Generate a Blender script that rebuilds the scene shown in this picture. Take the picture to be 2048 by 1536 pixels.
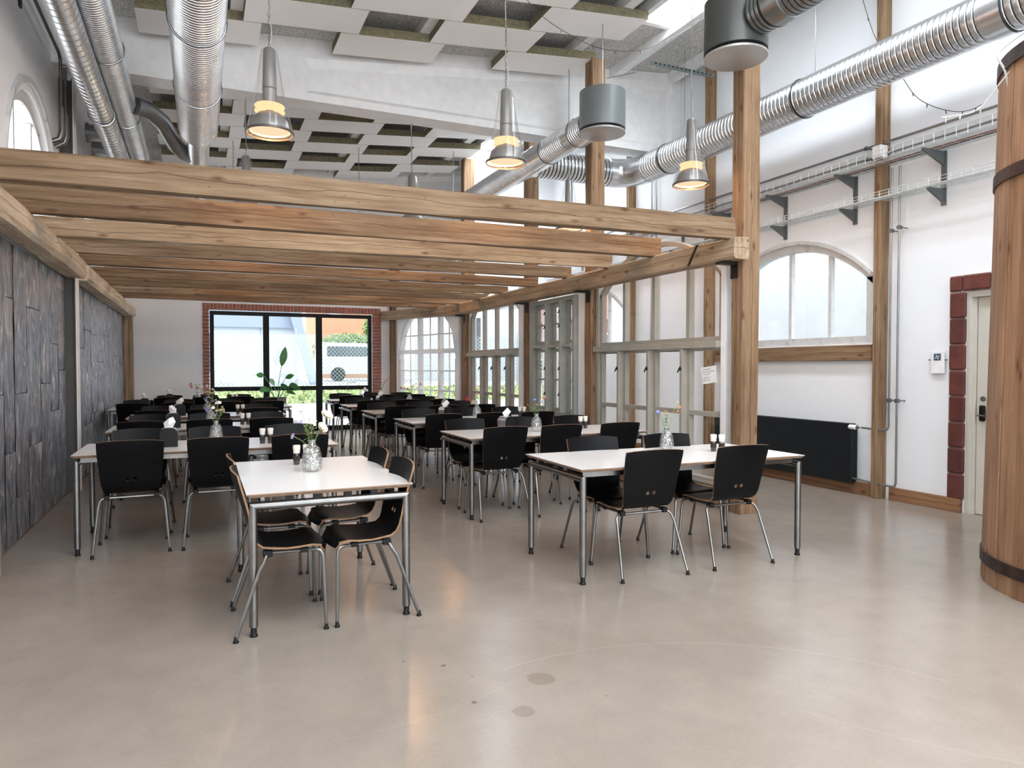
import bpy, bmesh, math, random
from mathutils import Vector, Matrix
for _o in list(bpy.data.objects): bpy.data.objects.remove(_o)
scn = bpy.context.scene
COL = scn.collection
PI = math.pi
rnd = random.Random(7)

# ------------------------------------------------------------------ camera
cd = bpy.data.cameras.new('camera'); cam = bpy.data.objects.new('camera', cd); COL.objects.link(cam)
cd.sensor_width = 36.0; cd.sensor_fit = 'HORIZONTAL'; cd.lens = 36.0*1395/2048; cd.clip_start = .05; cd.clip_end = 400
cam.location = (0, 0, 1.39)
cam.rotation_euler = (PI/2 - math.atan(35/1395), 0, -math.atan(623/1395))
scn.camera = cam
# ------------------------------------------------------------------ world, exposure
w = bpy.data.worlds.new('world'); scn.world = w; w.use_nodes = True
nt = w.node_tree; nt.nodes.clear()
wo = nt.nodes.new('ShaderNodeOutputWorld'); bg = nt.nodes.new('ShaderNodeBackground')
tc = nt.nodes.new('ShaderNodeTexCoord'); sx = nt.nodes.new('ShaderNodeSeparateXYZ'); cr = nt.nodes.new('ShaderNodeValToRGB')
nt.links.new(tc.outputs['Generated'], sx.inputs[0]); nt.links.new(sx.outputs['Z'], cr.inputs[0]); nt.links.new(cr.outputs[0], bg.inputs[0]); nt.links.new(bg.outputs[0], wo.inputs[0])
cr.color_ramp.elements[0].position = 0.0; cr.color_ramp.elements[0].color = (.93, .96, 1, 1)
cr.color_ramp.elements[1].position = 1.0; cr.color_ramp.elements[1].color = (.80, .90, 1, 1)
bg.inputs[1].default_value = 3.3
scn.view_settings.view_transform = 'Standard'; scn.view_settings.look = 'None'
scn.view_settings.gamma = 1; scn.view_settings.use_curve_mapping = False
scn.view_settings.exposure = 0.42
def portal(loc, rot, sx_, sy_):
    l = bpy.data.lights.new('sky_portal', 'AREA'); l.shape = 'RECTANGLE'; l.size = sx_; l.size_y = sy_
    l.cycles.is_portal = True
    o = bpy.data.objects.new('sky_portal', l); o.location = loc; o.rotation_euler = rot; COL.objects.link(o)
def sky_or_fill_area(loc, rot, sx_, sy_, L, col=(.86, .93, 1.)):
    """area lamp with radiance L"""
    l = bpy.data.lights.new('daylight', 'AREA'); l.shape = 'RECTANGLE'; l.size = sx_; l.size_y = sy_; l.energy = L*PI*sx_*sy_; l.color = col
    o = bpy.data.objects.new('daylight', l); o.location = loc; o.rotation_euler = rot; COL.objects.link(o)
portal((1.84, 15.62, 1.3), (-PI/2, 0, 0), 3.4, 2.6)
sky_or_fill_area((5.06, 1.6, 5.86), (0, 0, 0), .8, 11.6, 13)          # skylight strip along the ridge
sky_or_fill_area((5.06, 11.0, 5.86), (0, 0, 0), .8, 3.4, 24)
sky_or_fill_area((1.9, .3, 5.5), (0, 0, 0), 3.6, 5.0, 3.2, (.97, .98, 1))          # unseen fill lamp added overhead to brighten the room
sky_or_fill_area((2.6, -3.9, 2.3), (PI/2, 0, 0), 6.6, 3.6, 2.3, (.97, .98, 1))     # unseen fill lamp added behind the camera, lighting the room from the front

# ------------------------------------------------------------------ materials
def new_mat(name):
    m = bpy.data.materials.new(name); m.use_nodes = True; n = m.node_tree; n.nodes.clear()
    out = n.nodes.new('ShaderNodeOutputMaterial'); return m, n, out
def N(n, t, **kw):
    x = n.nodes.new(t)
    for k, v in kw.items():
        if k.startswith('i_'): x.inputs[k[2:].replace('_', ' ')].default_value = v
        else: setattr(x, k, v)
    return x
def pbsdf(n, out, col=(.8, .8, .8), rough=.5, metal=0., spec=.5):
    p = n.nodes.new('ShaderNodeBsdfPrincipled'); p.inputs['Base Color'].default_value = (*col, 1)
    p.inputs['Roughness'].default_value = rough; p.inputs['Metallic'].default_value = metal
    p.inputs['Specular IOR Level'].default_value = spec
    n.links.new(p.outputs[0], out.inputs[0]); return p
def mapping(n, scale=(1, 1, 1), rand=0., coord='Object'):
    t = n.nodes.new('ShaderNodeTexCoord'); m = n.nodes.new('ShaderNodeMapping'); m.inputs['Scale'].default_value = scale
    n.links.new(t.outputs[coord], m.inputs[0])
    if rand:
        oi = n.nodes.new('ShaderNodeObjectInfo'); mu = N(n, 'ShaderNodeMath', operation='MULTIPLY'); mu.inputs[1].default_value = rand
        n.links.new(oi.outputs['Random'], mu.inputs[0]); n.links.new(mu.outputs[0], m.inputs['Location'])
    return m
def ramp(n, src, stops):
    r = n.nodes.new('ShaderNodeValToRGB'); e = r.color_ramp.elements
    while len(e) < len(stops): e.new(.5)
    for i, (p, c) in enumerate(stops):
        e[i].position = p; e[i].color = (*c, 1) if len(c) == 3 else c
    n.links.new(src, r.inputs[0]); return r
def mixc(n, a, b, f, mode='MIX'):
    m = n.nodes.new('ShaderNodeMix'); m.data_type = 'RGBA'; m.blend_type = mode
    for s, i in ((f, 0), (a, 6), (b, 7)):
        if isinstance(s, (int, float)): m.inputs[i].default_value = s
        elif isinstance(s, tuple): m.inputs[i].default_value = (*s, 1)
        else: n.links.new(s, m.inputs[i])
    return m.outputs[2]
def noise(n, vec, scale, detail=4, rough=.55, dist=0):
    x = n.nodes.new('ShaderNodeTexNoise'); x.inputs['Scale'].default_value = scale; x.inputs['Detail'].default_value = detail
    x.inputs['Roughness'].default_value = rough; x.inputs['Distortion'].default_value = dist
    n.links.new(vec.outputs[0], x.inputs['Vector']); return x
def bump(n, p, h, strength=.2, dist=.01):
    b = n.nodes.new('ShaderNodeBump'); b.inputs['Strength'].default_value = strength; b.inputs['Distance'].default_value = dist
    n.links.new(h, b.inputs['Height']); n.links.new(b.outputs[0], p.inputs['Normal'])
def plain(name, col, rough=.5, metal=0., spec=.5, var=.06, vs=6., bs=0.):
    m, n, out = new_mat(name); p = pbsdf(n, out, col, rough, metal, spec)
    mp = mapping(n); nz = noise(n, mp, vs, 4)
    c2 = tuple(max(0, c*(1-var*2)) for c in col); c3 = tuple(min(1, c*(1+var)) for c in col)
    r = ramp(n, nz.outputs[0], [(.3, c2), (.7, c3)]); n.links.new(r.outputs[0], p.inputs['Base Color'])
    if bs: bump(n, p, nz.outputs[0], bs, .01)
    return m
def wood(name, light, mid, dark, rough=.7, crack=True, knots=True, lo=(.80, .74, .68)):
    """grain runs along the object's local X"""
    m, n, out = new_mat(name); p = pbsdf(n, out, mid, rough, 0, .25)
    g = mapping(n, (.38, 8, 8), 37.); g2 = mapping(n, (2.2, 70, 70), 11.); big = mapping(n, (.8, 1.6, 1.6), 23.)
    a = noise(n, g, 3.0, 6, .6, .25); b = noise(n, g2, 2.0, 3, .6); c = noise(n, big, 1.6, 3, .5)
    r = ramp(n, a.outputs[0], [(.26, dark), (.44, mid), (.68, light)])
    fine = ramp(n, b.outputs[0], [(.3, (.72, .70, .68)), (.62, (1, 1, 1))])
    col = mixc(n, r.outputs[0], fine.outputs[0], .85, 'MULTIPLY')
    tone = ramp(n, c.outputs[0], [(.3, (.72, .66, .60)), (.55, (1, 1, 1)), (.75, (1.0, .98, .93))])
    col = mixc(n, col, tone.outputs[0], .75, 'MULTIPLY')
    oi = n.nodes.new('ShaderNodeObjectInfo'); tr = ramp(n, oi.outputs['Random'], [(0., lo), (.35, (1, 1, 1)), (.7, tuple((1+c)/2 for c in lo)), (1., (1.06, 1.04, 1.0))])
    col = mixc(n, col, tr.outputs[0], .8, 'MULTIPLY')
    if knots:
        kv = mapping(n, (2.2, 6.0, 6.0), 5.); v = N(n, 'ShaderNodeTexVoronoi'); v.inputs['Scale'].default_value = 1.5
        n.links.new(kv.outputs[0], v.inputs['Vector'])
        kr = ramp(n, v.outputs['Distance'], [(.05, (.16, .09, .05)), (.11, (.58, .46, .36)), (.20, (1, 1, 1))])
        col = mixc(n, col, kr.outputs[0], .7, 'MULTIPLY')
        hv = mapping(n, (4.5, 16, 16), 3.); v2 = N(n, 'ShaderNodeTexVoronoi'); v2.inputs['Scale'].default_value = 1.2
        n.links.new(hv.outputs[0], v2.inputs['Vector'])
        hr = ramp(n, v2.outputs['Distance'], [(.035, (.12, .08, .06)), (.07, (1, 1, 1))])
        col = mixc(n, col, hr.outputs[0], .8, 'MULTIPLY')
    if crack:
        cv = mapping(n, (.9, 0, 0), 3.); cn = noise(n, cv, 1.3, 5, .6)
        t = n.nodes.new('ShaderNodeTexCoord'); s = n.nodes.new('ShaderNodeSeparateXYZ'); n.links.new(t.outputs['Object'], s.inputs[0])
        mm = N(n, 'ShaderNodeMath', operation='MULTIPLY_ADD'); mm.inputs[1].default_value = .16; mm.inputs[2].default_value = -.08
        n.links.new(cn.outputs[0], mm.inputs[0])
        for ax in ('Z', 'Y'):
            d = N(n, 'ShaderNodeMath', operation='SUBTRACT'); n.links.new(s.outputs[ax], d.inputs[0]); n.links.new(mm.outputs[0], d.inputs[1])
            ab = N(n, 'ShaderNodeMath', operation='ABSOLUTE'); n.links.new(d.outputs[0], ab.inputs[0])
            rr = ramp(n, ab.outputs[0], [(.0012, (.10, .06, .045)), (.004, (1, 1, 1))])
            col = mixc(n, col, rr.outputs[0], .85, 'MULTIPLY')
    n.links.new(col, p.inputs['Base Color']); bump(n, p, a.outputs[0], .35, .008)
    return m
def glass(name, tint=(1, 1, 1), ior=1.45, rough=.02, bumpy=0., base=0.):
    m, n, out = new_mat(name)
    t = N(n, 'ShaderNodeBsdfTransparent'); t.inputs[0].default_value = (*tint, 1)
    g = N(n, 'ShaderNodeBsdfGlossy'); g.inputs['Roughness'].default_value = rough
    f = N(n, 'ShaderNodeLayerWeight'); f.inputs[0].default_value = .5
    pw = N(n, 'ShaderNodeMath', operation='POWER'); pw.inputs[1].default_value = 4.0; n.links.new(f.outputs['Facing'], pw.inputs[0])
    ad = N(n, 'ShaderNodeMath', operation='MULTIPLY_ADD'); ad.inputs[1].default_value = ior-1; ad.inputs[2].default_value = .03+base; n.links.new(pw.outputs[0], ad.inputs[0])
    mx = n.nodes.new('ShaderNodeMixShader'); n.links.new(t.outputs[0], mx.inputs[1]); n.links.new(g.outputs[0], mx.inputs[2])
    n.links.new(ad.outputs[0], mx.inputs[0]); n.links.new(mx.outputs[0], out.inputs[0])
    if bumpy:
        mp = mapping(n); v = N(n, 'ShaderNodeTexVoronoi'); v.inputs['Scale'].default_value = 70; n.links.new(mp.outputs[0], v.inputs['Vector'])
        b = n.nodes.new('ShaderNodeBump'); b.inputs['Strength'].default_value = bumpy; b.inputs['Distance'].default_value = .01
        n.links.new(v.outputs['Distance'], b.inputs['Height']); n.links.new(b.outputs[0], f.inputs['Normal']); n.links.new(b.outputs[0], g.inputs['Normal'])
    return m
def emis(name, col, s):
    m, n, out = new_mat(name); e = N(n, 'ShaderNodeEmission'); e.inputs[0].default_value = (*col, 1); e.inputs[1].default_value = s
    n.links.new(e.outputs[0], out.inputs[0]); return m

M = {}
M['wall'] = plain('white_plaster', (.86, .88, .90), .85, 0, .2, .015, 1.5, .03)
M['wall_grey'] = plain('grey_plaster', (.62, .615, .60), .85, 0, .2, .03, 1.5)
M['white_paint'] = plain('white_paint', (.86, .86, .855), .5, 0, .4, .03, 9)
M['cream_paint'] = plain('cream_paint', (.60, .57, .50), .45, 0, .4, .03, 5)
M['grey_paint'] = plain('greygreen_paint', (.33, .345, .31), .5, 0, .4, .06, 7)
M['sash_paint'] = plain('beige_sash_paint', (.36, .335, .285), .5, 0, .4, .05, 7)
M['timber'] = wood('old_timber', (.34, .25, .165), (.235, .158, .095), (.115, .068, .038))
M['timber_pale'] = wood('pale_hewn_timber', (.52, .415, .295), (.405, .30, .20), (.24, .16, .10))
M['timber_plate'] = wood('bleached_hewn_timber', (.84, .76, .62), (.72, .62, .48), (.46, .36, .25))
M['timber_post'] = wood('post_timber', (.37, .248, .150), (.262, .165, .095), (.135, .078, .043))
M['timber_brown'] = wood('stained_baseboard_timber', (.36, .20, .11), (.27, .14, .075), (.16, .08, .04), .5)
M['stave'] = wood('barrel_stave_timber', (.44, .26, .155), (.34, .19, .11), (.20, .11, .06), .6, False, True, (.58, .52, .48))
M['galv'] = plain('galvanised_steel', (.74, .76, .78), .27, 1, .5, .08, 3)
M['galv_dark'] = plain('dark_galvanised_steel', (.36, .38, .39), .35, 1, .5, .08, 3)
M['seam'] = plain('duct_seam_and_shade', (.035, .037, .04), .5, .5)  # seam metal, also painted into the rib grooves as their shade
M['steel'] = plain('brushed_steel_tube', (.20, .196, .19), .36, 1, .5, .08, 12)
M['black_plastic'] = plain('black_plastic', (.006, .006, .007), .45, 0, .2)
M['ply_black'] = plain('black_stained_plywood', (.0035, .0037, .0045), .38, 0, .13, .1, 20)
M['ply_edge'] = plain('birch_ply_edge', (.23, .13, .068), .5, 0, .3, .1, 30)
M['laminate'] = plain('white_laminate', (.74, .725, .705), .22, 0, .5, .01, 4)
M['table_edge'] = plain('brown_ply_edge', (.30, .20, .14), .45, 0, .4, .1, 30)
M['black_iron'] = plain('black_iron', (.03, .028, .028), .5, .7)
M['black_frame'] = plain('black_window_frame', (.006, .007, .008), .5, 0, .2)
M['tray'] = plain('zinc_wire', (.66, .69, .68), .5, .3)
M['bracket'] = plain('dark_zinc_bracket', (.16, .175, .18), .5, .7)
M['chan'] = plain('green_grey_channel', (.30, .37, .36), .5, .7)
M['canister'] = plain('grey_lacquered_sheet', (.185, .20, .205), .38, .35, .5, .03, 3)
M['canister_dark'] = plain('dark_grey_sheet', (.075, .078, .075), .38, .4, .5, .03, 3)
M['canister_plate'] = plain('pale_grey_sheet', (.42, .41, .39), .4, .5, .5, .03, 3)
M['radiator'] = plain('black_radiator_enamel', (.008, .010, .012), .45, 0, .25)
M['hoop'] = plain('rusty_iron_hoop', (.055, .035, .028), .55, .6, .5, .25, 12, .3)
M['lamp_alu'] = plain('lamp_aluminium', (.25, .24, .23), .42, .4)
M['lamp_rim'] = plain('lamp_rim_dark', (.10, .095, .09), .4, .6)
M['lamp_glass'] = glass('lamp_glass', (.975, .975, .975), 2.1, .05, 0, .02)
M['lamp_glow'] = emis('lamp_diffuser_glow', (1.0, .66, .42), .86)
M['lamp_ring'] = emis('lamp_ring_glow', (1.0, .64, .34), 1.05)
M['pane'] = glass('window_pane', (1, 1, 1), 1.25, .01, 0, .01)
M['vase'] = glass('cut_glass', (.97, .98, .98), 1.6, .08, .9, .16)
M['chain'] = plain('chain_steel', (.28, .28, .27), .4, .9)
M['cord'] = plain('grey_cord', (.5, .5, .48), .6)
M['cord_dark'] = plain('dark_cord', (.06, .055, .05), .6)
M['red_cable'] = plain('red_brown_cable', (.28, .10, .06), .6)
M['olive'] = plain('rockwool', (.235, .21, .135), .95, 0, .1, .15, 25, .3)
M['board'] = plain('acoustic_board', (.93, .915, .895), .85, 0, .2, .012, 2)
M['paper'] = plain('paper', (.85, .85, .85), .8, 0, .2)
M['ink'] = plain('ink', (.10, .12, .16), .8)
M['logo'] = plain('logo_blue', (.045, .085, .14), .7)
M['napkin'] = plain('napkin_paper', (.80, .76, .74), .9, 0, .1, .05, 20)
M['cap'] = plain('cream_cap', (.70, .66, .58), .5)
M['shaker_glass'] = glass('shaker_glass', (.9, .9, .9), 1.4, .04, 0, .06)
M['pepper'] = plain('pepper', (.03, .018, .014), .7, 0, .4, .3, 120)
M['salt'] = plain('salt', (.8, .78, .75), .8)
M['label_red'] = plain('red_label', (.30, .03, .05), .5)
M['leaf'] = plain('green_leaf', (.10, .20, .045), .5, 0, .4, .2, 30)
M['leaf_dark'] = plain('plant_leaf', (.08, .27, .08), .35, 0, .5, .15, 8)
M['stem'] = plain('flower_stem', (.20, .26, .08), .6)
for nm, c in dict(cream=(.82, .75, .56), violet=(.30, .24, .52), lilac=(.42, .33, .55), red=(.48, .03, .05), orange=(.85, .24, .08), white=(.8, .78, .72), pink=(.55, .18, .22), blue=(.16, .18, .52), buff=(.55, .50, .28)).items():
    M['f_'+nm] = plain(nm+'_petal', c, .6, 0, .3, .1, 40)
M['pot'] = plain('grey_pot', (.16, .15, .14), .7, 0, .3, .15, 8, .3)
M['mortar'] = plain('pale_mortar', (.62, .58, .54), .95, 0, .1, .08, 20, .2)
M['kerb'] = plain('kerb', (.6, .6, .58), .9)
M['asphalt'] = plain('pale_paving', (.52, .52, .51), .9, 0, .2, .05, 3)
M['bld_white'] = plain('white_cladding', (.50, .55, .60), .7, 0, .2, .02, 1)
M['bld_grey'] = plain('grey_blue_cladding', (.27, .32, .39), .7, 0, .2, .03, 1)
M['bld_orange'] = plain('orange_render', (.52, .27, .16), .9, 0, .2, .05, 1)
M['bld_roof'] = plain('red_roof', (.42, .14, .09), .8)
M['dark_glass'] = plain('dark_window', (.08, .10, .11), .15)
M['hedge'] = plain('hedge_leaves', (.30, .42, .14), .8, 0, .2, .4, 5, .6)
M['grass'] = plain('grass', (.42, .50, .24), .9, 0, .2, .35, 5, .5)
M['fence'] = plain('fence_wire', (.30, .36, .36), .5, .3)
M['car_white'] = plain('car_paint', (.8, .8, .8), .25)
M['tyre'] = plain('tyre', (.02, .02, .02), .8)

def brick_mat(name, c1, c2, c3, rough=.85):
    m, n, out = new_mat(name); p = pbsdf(n, out, c1, rough, 0, .3)
    mp = mapping(n); a = noise(n, mp, 9, 5); b = noise(n, mp, 60, 3)
    oi = n.nodes.new('ShaderNodeObjectInfo'); r0 = ramp(n, oi.outputs['Random'], [(0., c1), (.4, c2), (.8, c3), (1., c1)])
    r1 = ramp(n, a.outputs[0], [(.35, (.70, .68, .68)), (.6, (1, 1, 1)), (.78, (1.25, 1.3, 1.3))])
    c = mixc(n, r0.outputs[0], r1.outputs[0], .8, 'MULTIPLY'); n.links.new(c, p.inputs['Base Color']); bump(n, p, b.outputs[0], .4, .004)
    return m
M['brick'] = brick_mat('red_brick', (.36, .11, .075), (.30, .13, .10), (.42, .16, .11))
M['tile'] = brick_mat('glazed_oxblood_tile', (.13, .040, .032), (.155, .050, .040), (.105, .035, .030), .45)

def floor_mat():
    m, n, out = new_mat('polished_screed'); p = pbsdf(n, out, (.45, .39, .34), .3, 0, .5)
    t = mapping(n); a = noise(n, t, .9, 6, .6); b = noise(n, t, 55, 3); c = noise(n, t, 5, 5, .65)
    r = ramp(n, a.outputs[0], [(.3, (.238, .200, .164)), (.5, (.268, .226, .187)), (.7, (.292, .248, .208))])
    r2 = ramp(n, c.outputs[0], [(.3, (.90, .90, .90)), (.7, (1.03, 1.03, 1.03))]); r3 = ramp(n, b.outputs[0], [(.35, (.95, .95, .95)), (.65, (1.02, 1.02, 1.02))])
    col = mixc(n, r.outputs[0], r2.outputs[0], .9, 'MULTIPLY'); col = mixc(n, col, r3.outputs[0], .8, 'MULTIPLY')
    # round stains and dark specks
    s = n.nodes.new('ShaderNodeSeparateXYZ'); n.links.new(t.outputs[0], s.inputs[0])
    def spot(cx, cy, r0, k):
        nonlocal col
        vd = N(n, 'ShaderNodeVectorMath', operation='DISTANCE'); vd.inputs[1].default_value = (cx, cy, 0)
        wob = N(n, 'ShaderNodeMath', operation='MULTIPLY_ADD'); wob.inputs[1].default_value = .05; n.links.new(c.outputs[0], wob.inputs[0]); n.links.new(vd.outputs['Value'], wob.inputs[2])
        n.links.new(t.outputs[0], vd.inputs[0])
        rr = ramp(n, wob.outputs[0], [(r0+.020, k), (r0+.03, (1, 1, 1))]); col = mixc(n, col, rr.outputs[0], 1., 'MULTIPLY')
    for q in ((1.37, 2.75, .062, (.80, .76, .72)), (1.18, 2.52, .045, (.82, .78, .74)), (1.55, 2.50, .010, (.4, .38, .36)), (1.02, 3.06, .010, (.5, .47, .44)), (.86, 3.18, .010, (.5, .47, .44)), (1.02, 2.67, .004, (.5, .45, .42)), (1.33, 2.45, .005, (.5, .45, .42)), (1.1, 2.9, .012, (.8, .76, .72))): spot(*q)
    # faint pale scratches: thin arcs
    def arc(cx, cy, R_, y0, y1, amt=.10):
        nonlocal col
        vd = N(n, 'ShaderNodeVectorMath', operation='DISTANCE'); vd.inputs[1].default_value = (cx, cy, 0); n.links.new(t.outputs[0], vd.inputs[0])
        d = N(n, 'ShaderNodeMath', operation='SUBTRACT'); d.inputs[1].default_value = R_; n.links.new(vd.outputs['Value'], d.inputs[0])
        ab = N(n, 'ShaderNodeMath', operation='ABSOLUTE'); n.links.new(d.outputs[0], ab.inputs[0])
        g1 = N(n, 'ShaderNodeMath', operation='LESS_THAN'); g1.inputs[1].default_value = .0035; n.links.new(ab.outputs[0], g1.inputs[0])
        g2 = N(n, 'ShaderNodeMath', operation='GREATER_THAN'); g2.inputs[1].default_value = y0; n.links.new(s.outputs['X'], g2.inputs[0])
        g3 = N(n, 'ShaderNodeMath', operation='LESS_THAN'); g3.inputs[1].default_value = y1; n.links.new(s.outputs['X'], g3.inputs[0])
        a1 = N(n, 'ShaderNodeMath', operation='MULTIPLY'); a2 = N(n, 'ShaderNodeMath', operation='MULTIPLY'); a3 = N(n, 'ShaderNodeMath', operation='MULTIPLY')
        n.links.new(g1.outputs[0], a1.inputs[0]); n.links.new(g2.outputs[0], a1.inputs[1]); n.links.new(a1.outputs[0], a2.inputs[0]); n.links.new(g3.outputs[0], a2.inputs[1])
        n.links.new(a2.outputs[0], a3.inputs[0]); a3.inputs[1].default_value = amt
        col = mixc(n, col, (.72, .66, .60), a3.outputs[0])
    arc(1.6, 1.45, 1.5, 1.25, 3.0); arc(3.2, 6.0, 3.0, 1.2, 2.6, .06); arc(.5, 4.2, 1.6, .4, 2.2, .04); arc(4.2, 3.0, 2.2, 2.2, 3.6, .06); arc(-1.5, 1.0, 1.9, -.6, .6, .12)
    n.links.new(col, p.inputs['Base Color']); p.inputs['Roughness'].default_value = .21
    bump(n, p, c.outputs[0], .05, .01)
    return m
M['floor'] = floor_mat()
def zinc_mat():
    m, n, out = new_mat('zinc_patina_and_sheen'); p = pbsdf(n, out, (.1, .1, .11), .4, .8, .5)
    v = mapping(n, (3.0, 3.0, 1.5), 9.); a = noise(n, v, 2.4, 8, .68, 1.6); v2 = mapping(n, (16, 16, 1.6), 5.); b = noise(n, v2, 2, 5, .7); v3 = mapping(n, (1.3, 1.3, 1.0), 4.); c = noise(n, v3, 1.2, 3)
    r = ramp(n, a.outputs[0], [(.30, (.16, .172, .195)), (.46, (.28, .30, .34)), (.58, (.42, .43, .455)), (.66, (.86, .84, .80))])  # palest stop puts sheen highlights into the zinc colour
    r2 = ramp(n, b.outputs[0], [(.3, (.75, .75, .77)), (.65, (1.08, 1.08, 1.1))]); col = mixc(n, r.outputs[0], r2.outputs[0], .8, 'MULTIPLY')
    r3 = ramp(n, c.outputs[0], [(.35, (.85, 1.0, 1.15)), (.65, (1.15, 1.0, .92))]); col = mixc(n, col, r3.outputs[0], .3, 'MULTIPLY')
    n.links.new(col, p.inputs['Base Color'])
    rr = ramp(n, b.outputs[0], [(.3, (.30, .30, .30)), (.7, (.52, .52, .52))]); n.links.new(rr.outputs[0], p.inputs['Roughness']); bump(n, p, a.outputs[0], .9, .03)
    return m
M['zinc'] = zinc_mat()
def woodwool():
    m, n, out = new_mat('woodwool_slab'); p = pbsdf(n, out, (.3, .3, .29), .95, 0, .1)
    mp = mapping(n); a = noise(n, mp, 34, 4, .8, 2.5)
    r = ramp(n, a.outputs[0], [(.36, (.08, .08, .075)), (.47, (.52, .51, .49)), (.60, (.86, .85, .82))]); n.links.new(r.outputs[0], p.inputs['Base Color']); bump(n, p, a.outputs[0], .5, .01)
    return m
M['woodwool'] = woodwool()
def peeling():
    m, n, out = new_mat('peeling_white_paint'); p = pbsdf(n, out, (.7, .7, .7), .55, 0, .4)
    mp = mapping(n); a = noise(n, mp, 7, 6, .7, .8); b = noise(n, mp, 3, 3)
    r = ramp(n, a.outputs[0], [(.315, (.10, .045, .03)), (.335, (.40, .39, .37)), (.40, (.58, .585, .58)), (.7, (.68, .685, .68))]); n.links.new(r.outputs[0], p.inputs['Base Color']); bump(n, p, a.outputs[0], .3, .01)
    return m
M['peeling'] = peeling()

# ------------------------------------------------------------------ mesh helpers
class MB:
    def __init__(s): s.v = []; s.f = []; s.m = []; s.sm = []
    def add(s, vs, fs, mi=0, smooth=False):
        o = len(s.v); s.v += [tuple(v) for v in vs]; s.f += [tuple(i+o for i in f) for f in fs]; s.m += [mi]*len(fs); s.sm += [smooth]*len(fs); return s
    def box(s, x0, x1, y0, y1, z0, z1, mi=0, b=0.):
        if x0 > x1: x0, x1 = x1, x0
        if y0 > y1: y0, y1 = y1, y0
        if z0 > z1: z0, z1 = z1, z0
        if b <= 0:
            return s.add([(x0, y0, z0), (x1, y0, z0), (x1, y1, z0), (x0, y1, z0), (x0, y0, z1), (x1, y0, z1), (x1, y1, z1), (x0, y1, z1)],
                         [(0, 3, 2, 1), (4, 5, 6, 7), (0, 1, 5, 4), (1, 2, 6, 5), (2, 3, 7, 6), (3, 0, 4, 7)], mi)
        b = min(b, (x1-x0)*.45, (y1-y0)*.45, (z1-z0)*.45)
        bm = bmesh.new(); bmesh.ops.create_cube(bm, size=1)
        for v in bm.verts: v.co = Vector(((x0+x1)/2+v.co.x*(x1-x0), (y0+y1)/2+v.co.y*(y1-y0), (z0+z1)/2+v.co.z*(z1-z0)))
        bmesh.ops.bevel(bm, geom=list(bm.edges), offset=b, segments=1, affect='EDGES'); bm.verts.index_update()
        s.add([tuple(v.co) for v in bm.verts], [tuple(v.index for v in f.verts) for f in bm.faces], mi); bm.free(); return s
    def tube(s, pts, r, n=8, mi=0, cap=True, smooth=True, closed=False):
        pts = [Vector(p) for p in pts]; k = len(pts); rings = []
        rr = r if isinstance(r, (list, tuple)) else [r]*k
        up = None
        for i, p in enumerate(pts):
            if closed: d = (pts[(i+1) % k]-pts[i-1]).normalized()
            elif i == 0: d = (pts[1]-p).normalized()
            elif i == k-1: d = (p-pts[-2]).normalized()
            else:
                d = ((pts[i+1]-p).normalized()+(p-pts[i-1]).normalized()); d = d.normalized() if d.length > 1e-6 else (p-pts[i-1]).normalized()
            if up is None:
                up = Vector((0, 0, 1)) if abs(d.z) < .9 else Vector((1, 0, 0))
            u = (up - d*up.dot(d)); u = u.normalized() if u.length > 1e-6 else d.orthogonal().normalized(); up = u; w_ = d.cross(u)
            rings.append([p+(u*math.cos(2*PI*j/n)+w_*math.sin(2*PI*j/n))*rr[i] for j in range(n)])
        vs = [q for ring in rings for q in ring]; fs = []
        K = k if closed else k-1
        for i in range(K):
            a = i*n; b = ((i+1) % k)*n
            for j in range(n): fs.append((a+j, a+(j+1) % n, b+(j+1) % n, b+j))
        s.add(vs, fs, mi, smooth)
        if cap and not closed:
            s.add(rings[0], [tuple(range(n))[::-1]], mi); s.add(rings[-1], [tuple(range(n))], mi)
        return s
    def lathe(s, prof, n=24, c=(0, 0, 0), mi=0, smooth=True, mis=None):
        """prof: (r, z) list, about local z"""
        vs = []; fs = []; m0 = []
        for r, z in prof:
            for j in range(n): a = 2*PI*j/n; vs.append((c[0]+r*math.cos(a), c[1]+r*math.sin(a), c[2]+z))
        for i in range(len(prof)-1):
            for j in range(n):
                fs.append((i*n+j, i*n+(j+1) % n, (i+1)*n+(j+1) % n, (i+1)*n+j)); m0.append(mis[i] if mis else mi)
        o = len(s.v); s.v += vs; s.f += [tuple(i+o for i in f) for f in fs]; s.m += m0; s.sm += [smooth]*len(fs); return s
    def disc(s, r, z, n=24, c=(0, 0), mi=0):
        return s.add([(c[0]+r*math.cos(2*PI*j/n), c[1]+r*math.sin(2*PI*j/n), z) for j in range(n)], [tuple(range(n))], mi)
    def mesh(s, name, mats):
        me = bpy.data.meshes.new(name); me.from_pydata(s.v, [], s.f)
        for m in mats: me.materials.append(M[m] if isinstance(m, str) else m)
        me.polygons.foreach_set('material_index', s.m); me.polygons.foreach_set('use_smooth', s.sm); me.update()
        if any(s.sm): me.set_sharp_from_angle(angle=math.radians(40))
        return me
    def build(s, name, mats, parent=None, loc=None, rot=None, kind=None):
        if isinstance(mats, str): mats = [mats]
        return obj(name, s.mesh(name, mats), parent, loc, rot, kind)
def obj(name, me, parent=None, loc=None, rot=None, kind=None):
    o = bpy.data.objects.new(name, me); COL.objects.link(o)
    if parent: o.parent = parent
    if loc: o.location = loc
    if rot: o.rotation_euler = rot
    if kind: o['kind'] = kind
    return o
def tag(o, label=None, cat=None, group=None, kind=None):
    if label: o['label'] = label
    if cat: o['category'] = cat
    if group: o['group'] = group
    if kind: o['kind'] = kind
    return o
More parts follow.
